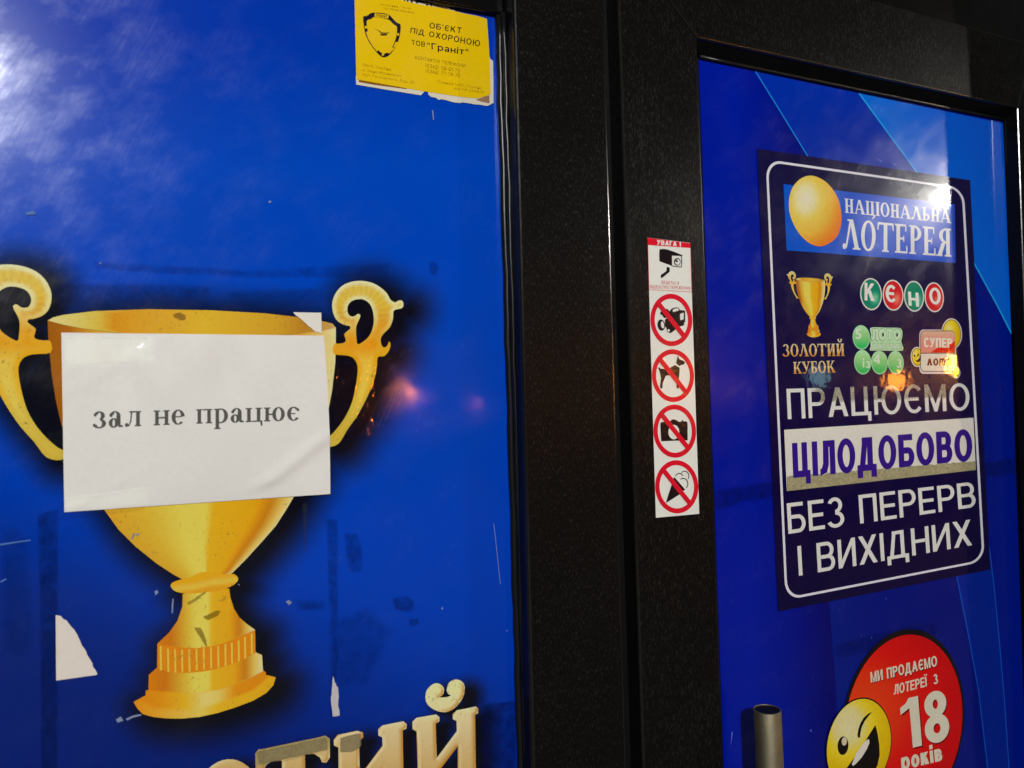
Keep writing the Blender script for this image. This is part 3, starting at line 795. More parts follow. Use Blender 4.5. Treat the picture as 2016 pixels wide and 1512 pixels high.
def cup(parent, h, mat, tf=None, tfm=None, sp=(6, 5), small=False):
    """the cup as flat printed shapes; returns its parts"""
    tf = tf or (lambda p: plane_pts(p)); tfm = tfm or mirror_tf
    bowl = art("cup_bowl", [BOWL], gold_bowl, h, parent, mat, spacing=sp[0], tf=tf)
    sub = bowl if small else parent
    art("bowl_rim", [RIM], gold_rim, h + .00012, bowl, mat, spacing=sp[0], tf=tf)
    art("cup_handle", [HANDLE_O, HANDLE_H], gold_handle, h + .00006, sub, mat, spacing=sp[1], tf=tf)
    art("cup_handle", [HANDLE_O, HANDLE_H], gold_handle, h + .00006, sub, mat, spacing=sp[1], tf=tfm)
    stem = art("cup_stem", [STEM], lambda p: gold_turn(p, 309, 502), h + .00006, sub, mat, spacing=sp[0], tf=tf)
    s2 = sub if small else stem
    art("stem_collar", [catmull(COLLAR, 3)], gold_collar, h + .00014, s2, mat, spacing=sp[1], tf=tf)
    base = art("cup_base", [BASE], gold_base, h + .00006, sub, mat, spacing=sp[1], tf=tf)
    b2 = sub if small else base
    art("base_step", [BAND2], lambda p: gold_turn(p, 293, 518), h + .00012, b2, mat, spacing=sp[1], tf=tf)
    art("fluted_band", [BAND], (212, 128, 14), h + .00018, b2, mat, spacing=sp[0], tf=tf)
    fl = []
    for k, (x, y0, y1) in enumerate([(350, 785, 1005), (417, 808, 1018), (480, 815, 1025), (543, 822, 1022), (608, 818, 1018), (673, 812, 1005), (738, 805, 998), (803, 798, 990), (869, 785, 978), (933, 768, 964), (991, 755, 945), (1053, 735, 925), (1110, 705, 897), (1170, 672, 860)]):
        fl.append(cS((x - 9, y0), (x + 7, y0), (x + 10, y1), (x - 6, y1)))
    polys_art("flutes", fl, (220, 186, 70), h + .0003, b2, mat, tf=tf)
    return bowl

# ------------------------------------------------------------------ film on the left window
film = thing("window_film", "blue printed film with a large golden cup on the left window", "window film", (0, 0, EYE))
cL = crop(4.032, 480, 1320)
LET_T = cL((90, 660), (115, 625), (150, 622), (590, 530), (645, 515), (682, 540), (682, 690), (655, 730), (620, 728), (605, 690), (555, 660), (485, 665), (490, 1000), (500, 1330), (560, 1350), (560, 1400), (230, 1440), (230, 1390), (300, 1370), (302, 715), (230, 715), (180, 745), (150, 800), (95, 800))
LET_I = cL((712, 550), (745, 510), (900, 478), (945, 490), (948, 530), (915, 560), (918, 760), (925, 830), (1100, 595), (1098, 530), (1068, 515), (1065, 465), (1100, 435), (1265, 402), (1292, 425), (1290, 460), (1260, 475), (1275, 1240), (1310, 1250), (1310, 1290), (1070, 1330), (1070, 1290), (1110, 1270), (1105, 780), (930, 1090), (930, 1310), (960, 1320), (960, 1360), (715, 1400), (715, 1350), (758, 1340), (750, 610), (715, 595))
LET_Y = cL((1336, 405), (1370, 375), (1525, 348), (1552, 370), (1550, 405), (1522, 420), (1530, 695), (1690, 480), (1688, 400), (1658, 385), (1657, 345), (1690, 315), (1840, 285), (1860, 300), (1857, 340), (1835, 350), (1845, 1130), (1880, 1140), (1880, 1180), (1650, 1220), (1650, 1180), (1700, 1165), (1697, 600), (1545, 800), (1550, 1190), (1580, 1200), (1580, 1240), (1340, 1280), (1340, 1235), (1395, 1225), (1370, 485), (1338, 465))
LET_B = catmull(cL((1440, 210), (1455, 150), (1500, 108), (1545, 102), (1582, 130), (1588, 165), (1575, 195), (1552, 210), (1590, 212), (1640, 200), (1617, 180), (1610, 145), (1625, 100), (1665, 73), (1710, 75), (1745, 105), (1752, 160), (1735, 220), (1690, 280), (1640, 318), (1580, 330), (1510, 310), (1455, 265)), 3)
_oo = ell(447, 1582, 66, 88, 40, 8); _oi = ell(447, 1584, 34, 66, 32, 8)
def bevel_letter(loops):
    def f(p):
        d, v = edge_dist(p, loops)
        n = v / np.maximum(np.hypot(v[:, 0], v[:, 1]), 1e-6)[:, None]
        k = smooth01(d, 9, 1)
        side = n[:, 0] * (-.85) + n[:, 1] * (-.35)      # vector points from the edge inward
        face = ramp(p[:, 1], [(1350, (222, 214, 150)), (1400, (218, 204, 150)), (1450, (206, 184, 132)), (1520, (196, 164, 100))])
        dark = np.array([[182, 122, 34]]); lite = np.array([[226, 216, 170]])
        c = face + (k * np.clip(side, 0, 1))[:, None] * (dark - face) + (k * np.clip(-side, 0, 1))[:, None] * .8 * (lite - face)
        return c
    return f

_all = [np.array(BOWL + RIM[1:10][::-1], float), np.array(STEM), np.array(COLLAR), np.array(BAND), np.array(BAND2), np.array(BASE), HANDLE_O]
_mh = photo_pts(mirror_tf(HANDLE_O)); _all.append(_mh)
_hole = [HANDLE_H, photo_pts(mirror_tf(HANDLE_H))]
_lets = [np.array(LET_T), np.array(LET_I), np.array(LET_Y), np.array(LET_B), _oo]
_lets.append(np.array([(240, 1560), (380, 1530), (380, 1700), (240, 1740)], float))
_lets.append(np.array([(60, 1590), (200, 1570), (200, 1740), (60, 1780)], float))
_gap_l = np.array([(0, 790), (60, 690), (110, 690), (125, 900), (125, 905), (90, 900)], float)
_gap_r = np.array([(645, 700), (705, 700), (705, 740), (690, 800), (640, 880)], float)

def film_color(p):
    base = ramp(p[:, 1], [(-200, (0, 48, 158)), (60, (0, 50, 160)), (330, (0, 66, 178)), (560, (0, 64, 178)), (1050, (0, 60, 176)), (1300, (0, 54, 166)), (1512, (0, 48, 158))])
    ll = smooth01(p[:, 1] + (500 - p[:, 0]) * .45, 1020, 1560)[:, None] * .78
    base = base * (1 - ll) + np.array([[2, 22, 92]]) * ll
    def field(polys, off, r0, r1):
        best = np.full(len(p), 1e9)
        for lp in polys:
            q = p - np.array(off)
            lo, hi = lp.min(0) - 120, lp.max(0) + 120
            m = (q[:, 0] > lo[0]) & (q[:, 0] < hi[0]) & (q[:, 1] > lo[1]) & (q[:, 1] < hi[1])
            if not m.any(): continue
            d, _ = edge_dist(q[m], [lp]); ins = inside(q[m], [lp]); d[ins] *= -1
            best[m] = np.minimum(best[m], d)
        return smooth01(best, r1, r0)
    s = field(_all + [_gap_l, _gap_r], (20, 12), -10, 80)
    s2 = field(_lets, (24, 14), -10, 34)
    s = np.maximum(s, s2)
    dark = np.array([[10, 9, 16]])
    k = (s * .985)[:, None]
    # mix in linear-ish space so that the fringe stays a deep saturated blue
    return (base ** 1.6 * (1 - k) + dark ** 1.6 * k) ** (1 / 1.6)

def film_sheet():
    us = np.unique(np.concatenate([np.arange(-1.10, -.20, .03), np.arange(-.20, .4495, .0035)]))
    zs = np.unique(np.concatenate([np.arange(-1.3, -.56, .02), np.arange(-.56, zr0 + .06, .0035)]))
    nU, nZ = len(us), len(zs)
    Z, U = np.meshgrid(zs, us, indexing='ij')
    right = np.array([gl_r(z) for z in zs]) + .004
    U = U.copy(); U[:, -1] = right
    uz = np.stack([U.ravel(), Z.ravel()], 1)
    w3 = lift(uz, .0002)
    F = [(j * nU + i, j * nU + i + 1, (j + 1) * nU + i + 1, (j + 1) * nU + i) for j in range(nZ - 1) for i in range(nU - 1)]
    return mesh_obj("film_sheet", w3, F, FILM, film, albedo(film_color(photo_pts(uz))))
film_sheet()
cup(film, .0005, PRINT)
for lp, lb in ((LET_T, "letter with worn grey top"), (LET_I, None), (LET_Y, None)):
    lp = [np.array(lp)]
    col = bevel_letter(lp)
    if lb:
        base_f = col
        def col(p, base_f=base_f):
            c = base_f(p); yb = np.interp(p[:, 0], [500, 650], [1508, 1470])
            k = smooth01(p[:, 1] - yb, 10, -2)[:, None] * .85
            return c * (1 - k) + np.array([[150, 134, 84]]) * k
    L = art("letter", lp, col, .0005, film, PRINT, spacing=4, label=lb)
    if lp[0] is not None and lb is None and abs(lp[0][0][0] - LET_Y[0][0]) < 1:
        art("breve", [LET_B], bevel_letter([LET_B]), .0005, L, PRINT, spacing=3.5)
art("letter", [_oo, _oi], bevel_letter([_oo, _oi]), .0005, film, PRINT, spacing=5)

# worn print, glue marks and nicks of the film
def stain(name, loops, rgb, dens, h, parent, soft=10, spacing=6, plane=0.0, label=None):
    loops = [np.asarray(loops, float)]
    def f(p):
        d, _ = edge_dist(p, loops)
        a = smooth01(d, 0, soft) * dens * (1.0 if name == 'worn_patch' else .52)
        return np.concatenate([np.tile(np.asarray(rgb, float), (len(p), 1)), a[:, None]], 1)
    return art(name, loops, f, h, parent, WORN if name == 'worn_patch' else STAIN, plane=plane, spacing=spacing, label=label)
DK = (8, 22, 84)
stain("glue_mark", [(180, 512), (270, 518), (390, 524), (480, 530), (640, 522), (770, 516), (760, 548), (640, 548), (480, 548), (300, 540), (190, 530)], (8, 36, 116), .75, .0009, film, 6, 7)
stain("glue_mark", [(90, 560), (210, 553), (415, 560), (415, 605), (250, 606), (120, 612)], (14, 32, 96), .8, .0009, film, 10, 7)
stain("glue_mark", [(445, 570), (640, 562), (640, 612), (560, 616), (450, 606)], (14, 36, 100), .7, .0009, film, 10, 7)
stain("glue_mark", [(72, 1010), (118, 1000), (116, 1200), (115, 1512), (118, 1640), (80, 1640), (78, 1300)], (8, 22, 70), 1.0, .0009, film, 5, 7)
stain("glue_mark", [(0, 1040), (30, 1030), (60, 1060), (70, 1250), (50, 1300), (0, 1290)], (6, 40, 110), .6, .0009, film, 14, 8)
stain("glue_mark", [(640, 1020), (668, 1020), (668, 1200), (664, 1410), (648, 1410), (646, 1200)], (8, 24, 82), .8, .0009, film, 5, 6)
stain("glue_mark", [(676, 1046), (705, 1048), (716, 1080), (714, 1126), (690, 1128), (678, 1100)], (8, 28, 100), .95, .0009, film, 5, 5)
stain("glue_mark", [(770, 1176), (800, 1172), (816, 1182), (818, 1200), (800, 1208), (776, 1200)], (8, 22, 78), 1.0, .0009, film, 4, 4)
stain("glue_mark", [(802, 1218), (824, 1216), (828, 1230), (806, 1234)], (8, 22, 78), .9, .0009, film, 3, 3)
stain("glue_mark", [(660, 1215), (720, 1190), (780, 1240), (750, 1300), (725, 1350), (660, 1360), (645, 1290)], (6, 30, 104), .62, .0009, film, 16, 7)
stain("glue_mark", [(580, 1180), (640, 1180), (640, 1200), (582, 1204)], (8, 28, 92), .8, .0009, film, 5, 5)
stain("glue_mark", [(840, 515), (858, 512), (866, 528), (860, 545), (845, 542)], (6, 38, 120), .9, .0009, film, 5, 4)
stain("glue_mark", [(594, 990), (606, 990), (604, 1080), (598, 1090)], (60, 62, 60), .8, .0009, film, 3, 4)
stain("glue_mark", [(945, 1386), (1016, 1378), (1016, 1640), (945, 1640)], (8, 22, 84), 1.1, .0009, film, 3, 8)
stain("worn_patch", [(380, 1212), (405, 1210), (425, 1200), (438, 1198), (432, 1212), (420, 1218), (408, 1222), (400, 1216)], (150, 120, 30), .9, .0011, film, 3, 3)
stain("worn_patch", [(380, 1234), (396, 1234), (404, 1252), (410, 1276), (404, 1272)], (150, 128, 50), 1.2, .0011, film, 2, 3)
stain("worn_patch", [(366, 1185), (390, 1170), (405, 1160), (408, 1168), (390, 1182), (370, 1194)], (160, 138, 50), .8, .0011, film, 3, 3)
stain("worn_patch", [(425, 1182), (446, 1172), (448, 1182), (430, 1188)], (170, 140, 60), .7, .0011, film, 3, 3)
stain("worn_patch", [(335, 615), (352, 611), (368, 620), (372, 632), (354, 634), (338, 626)], (150, 112, 30), .8, .0011, film, 5, 4)
stain("worn_patch", [(504, 1478), (645, 1448), (646, 1476), (600, 1488), (540, 1500), (508, 1508)], (140, 128, 90), 1.0, .0011, film, 4, 4)
stain("worn_patch", [(668, 1450), (712, 1440), (712, 1470), (694, 1482), (668, 1482)], (140, 126, 92), 1.1, .0011, film, 4, 4)
nicks = [[(304, 1164), (309, 1161), (312, 1166), (306, 1172)], [(338, 1190), (340, 1178), (342, 1179), (340, 1208), (338, 1206)], [(228, 1416), (238, 1410), (243, 1418), (232, 1422)],
         [(562, 1184), (568, 1181), (575, 1185), (569, 1191)], [(598, 1107), (601, 1108), (600, 1112)], [(627, 1126), (631, 1128), (629, 1134)], [(468, 1150), (471, 1149), (471, 1153)],
         [(258, 1060), (262, 1052), (266, 1049), (264, 1054), (260, 1062)], [(267, 1051), (273, 1049), (274, 1052), (269, 1054)], [(50, 419), (66, 415), (72, 422), (54, 424)],
         [(0, 1070), (30, 1066), (60, 1062), (62, 1064), (30, 1069), (0, 1074)], [(0, 1144), (12, 1138), (14, 1140), (2, 1147)], [(850, 218), (852, 217), (854, 236), (852, 237)],
         [(528, 396), (534, 396), (533, 400), (529, 400)], [(868, 1197), (871, 1194), (871, 1201)], [(996, 1240), (999, 1241), (997, 1243)], [(195, 518), (199, 517), (199, 521)],
         [(352, 604), (355, 603), (356, 606)], [(432, 604), (436, 603), (436, 606)], [(248, 1414), (262, 1408), (278, 1405), (278, 1408), (262, 1412), (250, 1418)], [(971, 1030), (972, 1030), (985, 1150), (984, 1150)]]
def scratches(loops, rgb, h, parent):
    for lp in loops: polys_art("scratch", [lp], rgb, h, parent, PRINT)
scratches(nicks[:4] + nicks[6:9] + nicks[12:17] + nicks[19:], (120, 132, 162), .0012, film)
scratches(nicks[9:12], (70, 104, 170), .0012, film)

# scraps of old paper stuck to the film
def flat_thing(name, loops, rgb, h, label, cat, mat=PAPER, plane=0.0, spacing=None, at=None):
    lp = np.asarray(loops, float)
    c = plane_pts([lp.mean(0)], plane)[0]
    t = thing(name, label, cat, (c[0], -plane - h, EYE + c[1]))
    return t
def rag(pts, amp=2.0, n=4):
    """torn edge: jitter a polyline"""
    p = np.asarray(pts, float); out = []
    for i in range(len(p) - 1):
        for k in range(n):
            q = p[i] + (p[i + 1] - p[i]) * k / n
            out.append(tuple(q + (rng.normal(0, amp, 2) if (i or k) else 0)))
    out.append(tuple(p[-1]))
    return out
lone = lambda o, lab, cat: (o.__setitem__("label", lab), o.__setitem__("category", cat))
o = art("paper_scrap", [(110, 1210)] + rag([(120, 1212), (135, 1226), (150, 1248), (168, 1280), (182, 1306), (192, 1326)], 1.2, 3) + [(190, 1328), (111, 1339)], (208, 200, 188), .0016, None, PAPER, spacing=12)
lone(o, "white triangular scrap of torn paper left of the golden cup's base", "paper scrap")
o = art("paper_scrap", [(655, 1330)] + rag([(658, 1338), (662, 1350), (665, 1352), (666, 1380), (668, 1408)], .8, 3) + [(655, 1410), (651, 1380)] + rag([(651, 1372), (652, 1358), (654, 1340)], .8, 2), (178, 176, 176), .0016, None, PAPER, spacing=8)
lone(o, "narrow grey torn strip of paper right of the golden cup's base", "paper scrap")
o = art("paper_scrap", [(577, 615), (632, 616), (633, 650)] + rag([(632, 656), (620, 652), (606, 642), (592, 628), (577, 615)], .8, 3)[:-1], (214, 210, 198), .0016, None, PAPER, spacing=8)
lone(o, "small white torn corner of paper above the notice's top right corner", "paper scrap")

# ------------------------------------------------------------------ the paper notice
nq = quad((121, 655), (637, 661), (127, 1008), (649, 972))
_nc = plane_pts(nq([(0.5, 0.5)]))[0]
notice = thing("paper_notice", "white paper notice with three printed words taped over the golden cup", "notice", (_nc[0], -.002, EYE + _nc[1]))
_n0 = plane_pts(nq([(0, 0), (1, 0), (0, 1)]))
def notice_h(uz):
    d = uz - _n0[0]; s = d[:, 0] / (_n0[1, 0] - _n0[0, 0]); t = d[:, 1] / (_n0[2, 1] - _n0[0, 1])
    s = np.clip(s, 0, 1); t = np.clip(t, 0, 1)
    inner = np.sin(np.pi * s) ** .7 * np.sin(np.pi * t) ** .7
    hgt = .0052 * inner
    hgt += 0.0034 * inner * np.sin(s * 17 + 1.5 * np.sin(t * 3)) * smooth01(t, .35, .85)
    hgt += 0.0027 * inner * np.sin(s * 31 + t * 6) * smooth01(t, .4, .9)
    hgt += 0.0030 * np.exp(-(((s - .86) + (t - .22) * -.9) / .05) ** 2) * smooth01(t, .02, .12) * smooth01(t, .5, .3)
    hgt += 0.0007 * np.exp(-(((s - .08) - (t - .72) * 1.1) / .05) ** 2) * smooth01(t, .5, .7)
    hgt += .0005 * np.exp(-(((s - .12) - (t - .1) * 1.3) / .04) ** 2) * smooth01(t, .3, .1)
    hgt += 0.0057 * smooth01(s + (1 - t) * .1, .9, 1.05) * smooth01(t, .3, 0) * .4
    return np.maximum(hgt, 0.0)
ns, ntt = 110, 76
S, T = np.meshgrid(np.linspace(0, 1, ns), np.linspace(0, 1, ntt))
jit = .0
st = np.stack([S.ravel(), T.ravel()], 1)
pxn = nq(st)
pxn[:, 0] += np.where(st[:, 0] > .99, 5 * np.sin(np.pi * (1 - st[:, 1])) * 0 + 4.0 * np.sin(np.pi * st[:, 1]), 0)
uzn = plane_pts(pxn)
w3 = lift(uzn, .0018); w3[:, 1] -= notice_h(uzn)
F = [(j * ns + i, j * ns + i + 1, (j + 1) * ns + i + 1, (j + 1) * ns + i) for j in range(ntt - 1) for i in range(ns - 1)]
mesh_obj("sheet", w3, F, PAPER, notice, albedo(np.tile(np.array([[212., 210, 203]]), (len(w3), 1))), smooth=True)
cN = crop(2.4, 0, 480)
for wd, q in (("зал", ((440, 793), (668, 790), (440, 872), (668, 861))), ("не", ((727, 788), (872, 784), (727, 858), (872, 852))), ("працює", ((926, 782), (1412, 770), (926, 850), (1412, 834)))):
    q = cN(*q)
    serif(wd, LOW, q[0], q[1], q[2], q[3], (84, 82, 78), .0021, notice, PAPER, .06, disp=notice_h)

# clear tape holding the notice
def tape_piece(label, TL, TR, BL, BR, h, bumps, over=True):
    q = quad(TL, TR, BL, BR); c = plane_pts(q([(.5, .5)]))[0]
    n1, n2 = 40, 40
    S, T = np.meshgrid(np.linspace(0, 1, n1), np.linspace(0, 1, n2)); st = np.stack([S.ravel(), T.ravel()], 1)
    uz = plane_pts(q(st)); w3 = lift(uz, h)
    if over: w3[:, 1] -= notice_h(uz) + .0007
    w3[:, 1] -= bumps * np.abs(np.sin(st[:, 0] * 19 + 4 * np.sin(st[:, 1] * 7)) * np.sin(st[:, 1] * 23 + st[:, 0] * 5))
    F = [(j * n1 + i, j * n1 + i + 1, (j + 1) * n1 + i + 1, (j + 1) * n1 + i) for j in range(n2 - 1) for i in range(n1 - 1)]
    ob = mesh_obj("tape_strip", w3, F, TAPE, None, smooth=True)
    lone(ob, label, "tape"); ob["group"] = "clear tape holding the notice"
    return ob
tape_piece("crumpled clear tape right of the notice over the cup's handle", (648, 660), (742, 668), (655, 868), (738, 862), .0016, .00016, False)
tape_piece("clear tape across the bottom left corner of the notice", (124, 984), (292, 960), (118, 1022), (284, 1004), .0022, .00004)
tape_piece("clear tape across the top left corner of the notice", (124, 664), (300, 664), (124, 722), (300, 712), .0022, .00003)

# ------------------------------------------------------------------ yellow security sticker
cY = crop(6.3, 680, 0)
ST = .0014
tb = art("torn_sticker", [(762, -24), (806, -14)] + rag([(815, -4), (822, 4), (830, 8), (846, 6), (858, 8), (866, 9), (874, 12), (884, 17), (893, 22), (905, 30)], 1.0, 2) + [(905, 34), (800, 20), (760, 0)], (196, 190, 168), .0010, None, PAPER)
lone(tb, "torn white sticker remnant behind the yellow sticker's top edge", "sticker remnant")
polys_art("lettering", [[(x, -6), (x + 4, -5), (x + 4, 5 + i), (x, 4 + i)] for i, x in enumerate((794, 800, 808, 818))] + [[(838, 8), (842, 9), (842, 12), (838, 11)], [(847, 10), (851, 10), (850, 13), (847, 13)]], (44, 40, 46), .0012, tb, PAPER)
bk = art("torn_sticker", [(700, 150), (701, 167), (760, 177), (828, 188), (833, 183), (836, 180), (842, 181), (843, 187)] + rag([(848, 191), (862, 195), (882, 199), (905, 203), (926, 204), (940, 207), (960, 209)], .8, 3) + [(971, 203), (971, 160), (970, 120), (965, 117), (961, 105), (955, 96)], (198, 192, 174), .0010, None, PAPER, spacing=10)
lone(bk, "white backing of an older sticker showing under the yellow one", "sticker remnant")
c0 = plane_pts([(830, 90)])[0]
ys = thing("security_sticker", "yellow security sticker with a black shield emblem by the post's top", "sticker", (c0[0], -ST, EYE + c0[1]))
YEL = [(697, -22), (740, -14), (790, 1), (812, 7), (840, 12), (870, 17), (900, 24), (917, 28), (938, 32), (958, 38), (961, 80), (964, 130), (965, 186), (955, 190), (940, 194), (920, 193), (905, 191), (838, 181), (780, 171), (740, 164), (701, 157)]
art("sticker_sheet", [YEL], lambda p: np.tile(np.array([[219., 178, 6]]), (len(p), 1)), ST, ys, STICK, spacing=10)
art("burnt_edge", [(706, 157), (740, 163), (800, 174), (800, 176), (740, 168), (706, 162)], (120, 74, 20), ST - .0002, ys, STICK)
art("peeled_corner", [(936, 197), (950, 192), (963, 188), (963, 204), (948, 201)], (140, 108, 80), ST - .0002, ys, STICK)
SH_O = catmull(cY((217, 212), (260, 205), (305, 172), (350, 164), (440, 168), (520, 182), (556, 205), (600, 255), (640, 290), (680, 312), (678, 400), (660, 490), (625, 580), (570, 660), (520, 705), (475, 717), (430, 700), (375, 645), (310, 560), (260, 470), (235, 390), (222, 300)), 2)
SH_I = catmull(cY((262, 262), (310, 245), (352, 218), (440, 228), (530, 250), (560, 272), (600, 312), (634, 335), (634, 420), (616, 500), (585, 575), (545, 630), (505, 662), (465, 672), (430, 652), (390, 610), (335, 530), (290, 440), (268, 360)), 2)
sh = art("shield_emblem", [SH_O, SH_I], (22, 20, 34), ST + .0002, ys, STICK)
YL = (214, 174, 12)
polys_art("shield_panels", [cY((362, 172), (535, 192), (525, 240), (355, 215)), cY((250, 405), (275, 395), (340, 520), (405, 620), (392, 650), (330, 575), (275, 480)), cY((615, 530), (650, 525), (615, 600), (590, 590)), cY((575, 590), (605, 610), (540, 672), (510, 655)),
           ell(*cY((250, 345))[0], 2.6, 2.8, 10), ell(*cY((649, 434))[0], 2.2, 2.8, 10), ell(*cY((461, 684))[0], 2.4, 2.4, 10)], YL, ST + .0004, sh, STICK)
sans("ГРАНІТ", *cY((378, 184), (520, 200), (372, 214), (514, 234)), (90, 66, 10), ST + .0006, sh, STICK, SANS_N)
art("bird_mark", [cY((350, 360), (415, 385), (445, 408), (500, 410), (545, 405), (505, 430), (515, 442), (440, 446), (425, 440), (440, 424), (410, 392))], (110, 84, 12), ST + .0002, ys, STICK)
polys_art("bird_mark", [cY((438, 434), (512, 432), (512, 444), (440, 447)), cY((412, 394), (445, 408), (438, 416))], (30, 22, 26), ST + .0004, ys, STICK)
BK = (34, 26, 30)
def ytext(b, TL, TR, BL, BR, c=BK, bold=.02):
    if bold or b[0] in "К(": sans(b, *cY(TL, TR, BL, BR), c, ST + .0002, ys, STICK, SANS_N if bold else SANS_L, .2)
    else: text(b, *cY(TL, TR, BL, BR), c, ST + .0002, ys, STICK)
ytext("ОБ'ЄКТ", (1042, 285), (1438, 350), (1036, 352), (1432, 420))
ytext("ПІД ОХОРОНОЮ", (808, 348), (1668, 510), (800, 412), (1660, 584))
ytext("ТОВ", (812, 498), (985, 525), (822, 560), (980, 588), (70, 50, 16))
sans("“Граніт”", *cY((1008, 530), (1520, 612), (1012, 606), (1510, 692)), BK, ST + .0002, ys, STICK, SANS_N, .14)
FA = (134, 104, 10); FB = (172, 138, 14)
ytext("КОНТАКТНІ ТЕЛЕФОНИ", (860, 698), (1484, 802), (856, 736), (1478, 842), FA, 0)
ytext("(0342) 58-91-75", (992, 793), (1414, 860), (988, 838), (1410, 908), FA, 0)
ytext("(0342) 77-76-70", (992, 862), (1418, 924), (988, 904), (1414, 962), FA, 0)
ytext("76018, Україна", (208, 790), (565, 850), (208, 822), (562, 884), FB, 0)
ytext("м. Івано-Франківськ", (208, 855), (690, 930), (208, 885), (686, 960), FB, 0)
ytext("вул. Галицького, буд. 29", (210, 910), (850, 1012), (210, 940), (846, 1045), FB, 0)
ytext("Ліцензія МВС, України", (1130, 1000), (1690, 1080), (1126, 1030), (1686, 1112), FB, 0)
ytext("АВ № 594873", (1345, 1085), (1715, 1132), (1340, 1115), (1710, 1166), FB, 0)
ytext("охоронна фірма", (430, 45), (805, 98), (428, 68), (800, 122), FB, 0)
ytext("приватна безпека", (470, 92), (850, 150), (468, 115), (846, 175), FB, 0)
# ------------------------------------------------------------------ film on the door panel
dfilm = thing("door_film", "blue film with pale diagonal light streaks on the door panel", "door film", (dg_l(0), 0, EYE))
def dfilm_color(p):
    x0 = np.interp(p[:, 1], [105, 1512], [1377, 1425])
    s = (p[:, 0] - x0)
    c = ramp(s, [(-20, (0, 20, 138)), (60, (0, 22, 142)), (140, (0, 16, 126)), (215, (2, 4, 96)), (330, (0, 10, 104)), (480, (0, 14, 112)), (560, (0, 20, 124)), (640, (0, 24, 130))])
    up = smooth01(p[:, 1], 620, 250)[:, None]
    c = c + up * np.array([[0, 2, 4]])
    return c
us = np.linspace(0, 1, 120); zs = np.linspace(-1.36, zd_g - .0005, 200)
V, F = [], []
for z in zs:
    a, b = dg_l(z), dg_r(z)
    for u in us: V.append((a + (b - a) * u, z))
V = np.array(V)
F = [(j * 120 + i, j * 120 + i + 1, (j + 1) * 120 + i + 1, (j + 1) * 120 + i) for j in range(199) for i in range(119)]
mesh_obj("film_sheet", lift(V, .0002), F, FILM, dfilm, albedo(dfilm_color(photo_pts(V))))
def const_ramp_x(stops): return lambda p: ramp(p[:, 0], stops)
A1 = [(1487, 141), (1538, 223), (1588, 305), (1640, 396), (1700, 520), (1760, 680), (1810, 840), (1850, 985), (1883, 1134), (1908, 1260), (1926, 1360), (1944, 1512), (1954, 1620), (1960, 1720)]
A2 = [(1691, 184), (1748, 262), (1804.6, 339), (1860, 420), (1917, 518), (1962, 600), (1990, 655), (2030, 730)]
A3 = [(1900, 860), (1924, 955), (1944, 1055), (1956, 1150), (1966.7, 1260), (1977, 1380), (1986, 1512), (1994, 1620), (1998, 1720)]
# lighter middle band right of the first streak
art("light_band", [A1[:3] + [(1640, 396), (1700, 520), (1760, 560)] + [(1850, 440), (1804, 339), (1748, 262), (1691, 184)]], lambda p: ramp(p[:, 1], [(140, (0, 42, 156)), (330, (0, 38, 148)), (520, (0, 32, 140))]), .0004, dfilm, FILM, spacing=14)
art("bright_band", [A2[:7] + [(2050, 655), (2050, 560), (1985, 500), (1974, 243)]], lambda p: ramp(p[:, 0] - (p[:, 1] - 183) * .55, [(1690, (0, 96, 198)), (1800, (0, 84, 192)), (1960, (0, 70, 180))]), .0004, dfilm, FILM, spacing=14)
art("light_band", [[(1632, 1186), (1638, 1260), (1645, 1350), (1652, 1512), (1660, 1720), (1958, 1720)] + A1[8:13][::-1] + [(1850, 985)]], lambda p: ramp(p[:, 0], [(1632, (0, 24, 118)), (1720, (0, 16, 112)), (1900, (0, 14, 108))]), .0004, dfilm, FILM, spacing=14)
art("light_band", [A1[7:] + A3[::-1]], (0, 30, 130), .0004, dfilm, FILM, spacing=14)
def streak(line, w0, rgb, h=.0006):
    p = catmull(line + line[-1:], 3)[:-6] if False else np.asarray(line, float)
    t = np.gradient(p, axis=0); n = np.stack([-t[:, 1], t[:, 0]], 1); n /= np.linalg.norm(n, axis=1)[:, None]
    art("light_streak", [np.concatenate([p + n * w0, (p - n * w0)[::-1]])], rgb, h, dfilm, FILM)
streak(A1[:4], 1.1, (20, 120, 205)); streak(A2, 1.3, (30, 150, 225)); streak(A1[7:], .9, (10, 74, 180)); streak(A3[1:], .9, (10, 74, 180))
stain("glue_mark", [(1404, 964), (1470, 952), (1545, 944), (1545, 982), (1470, 988), (1406, 1010)], (12, 18, 72), 1.0, .0009, dfilm, 6, 7)
stain("glue_mark", [(1925, 912), (1975, 902), (2020, 896), (2020, 930), (1970, 940), (1928, 946)], (12, 22, 80), 1.0, .0009, dfilm, 6, 7)
stain("glue_mark", [(1640, 1265), (1700, 1250), (1780, 1228), (1850, 1222), (1850, 1250), (1700, 1290), (1645, 1300)], (10, 14, 60), .7, .0009, dfilm, 10, 7)
scratches([[(1750, 318), (1764, 324), (1762, 326)], [(1722, 310), (1736, 317), (1734, 319)], [(1852, 240), (1860, 236), (1859, 239)], [(1438, 1468), (1440, 1440), (1442, 1441)], [(1594, 1437), (1597, 1436), (1597, 1441)], [(1740, 1150), (1743, 1149), (1743, 1153)], [(1742, 1178), (1744, 1177), (1744, 1180)], [(1714, 1254), (1716, 1253), (1716, 1258)]], (90, 110, 190), .0008, dfilm)

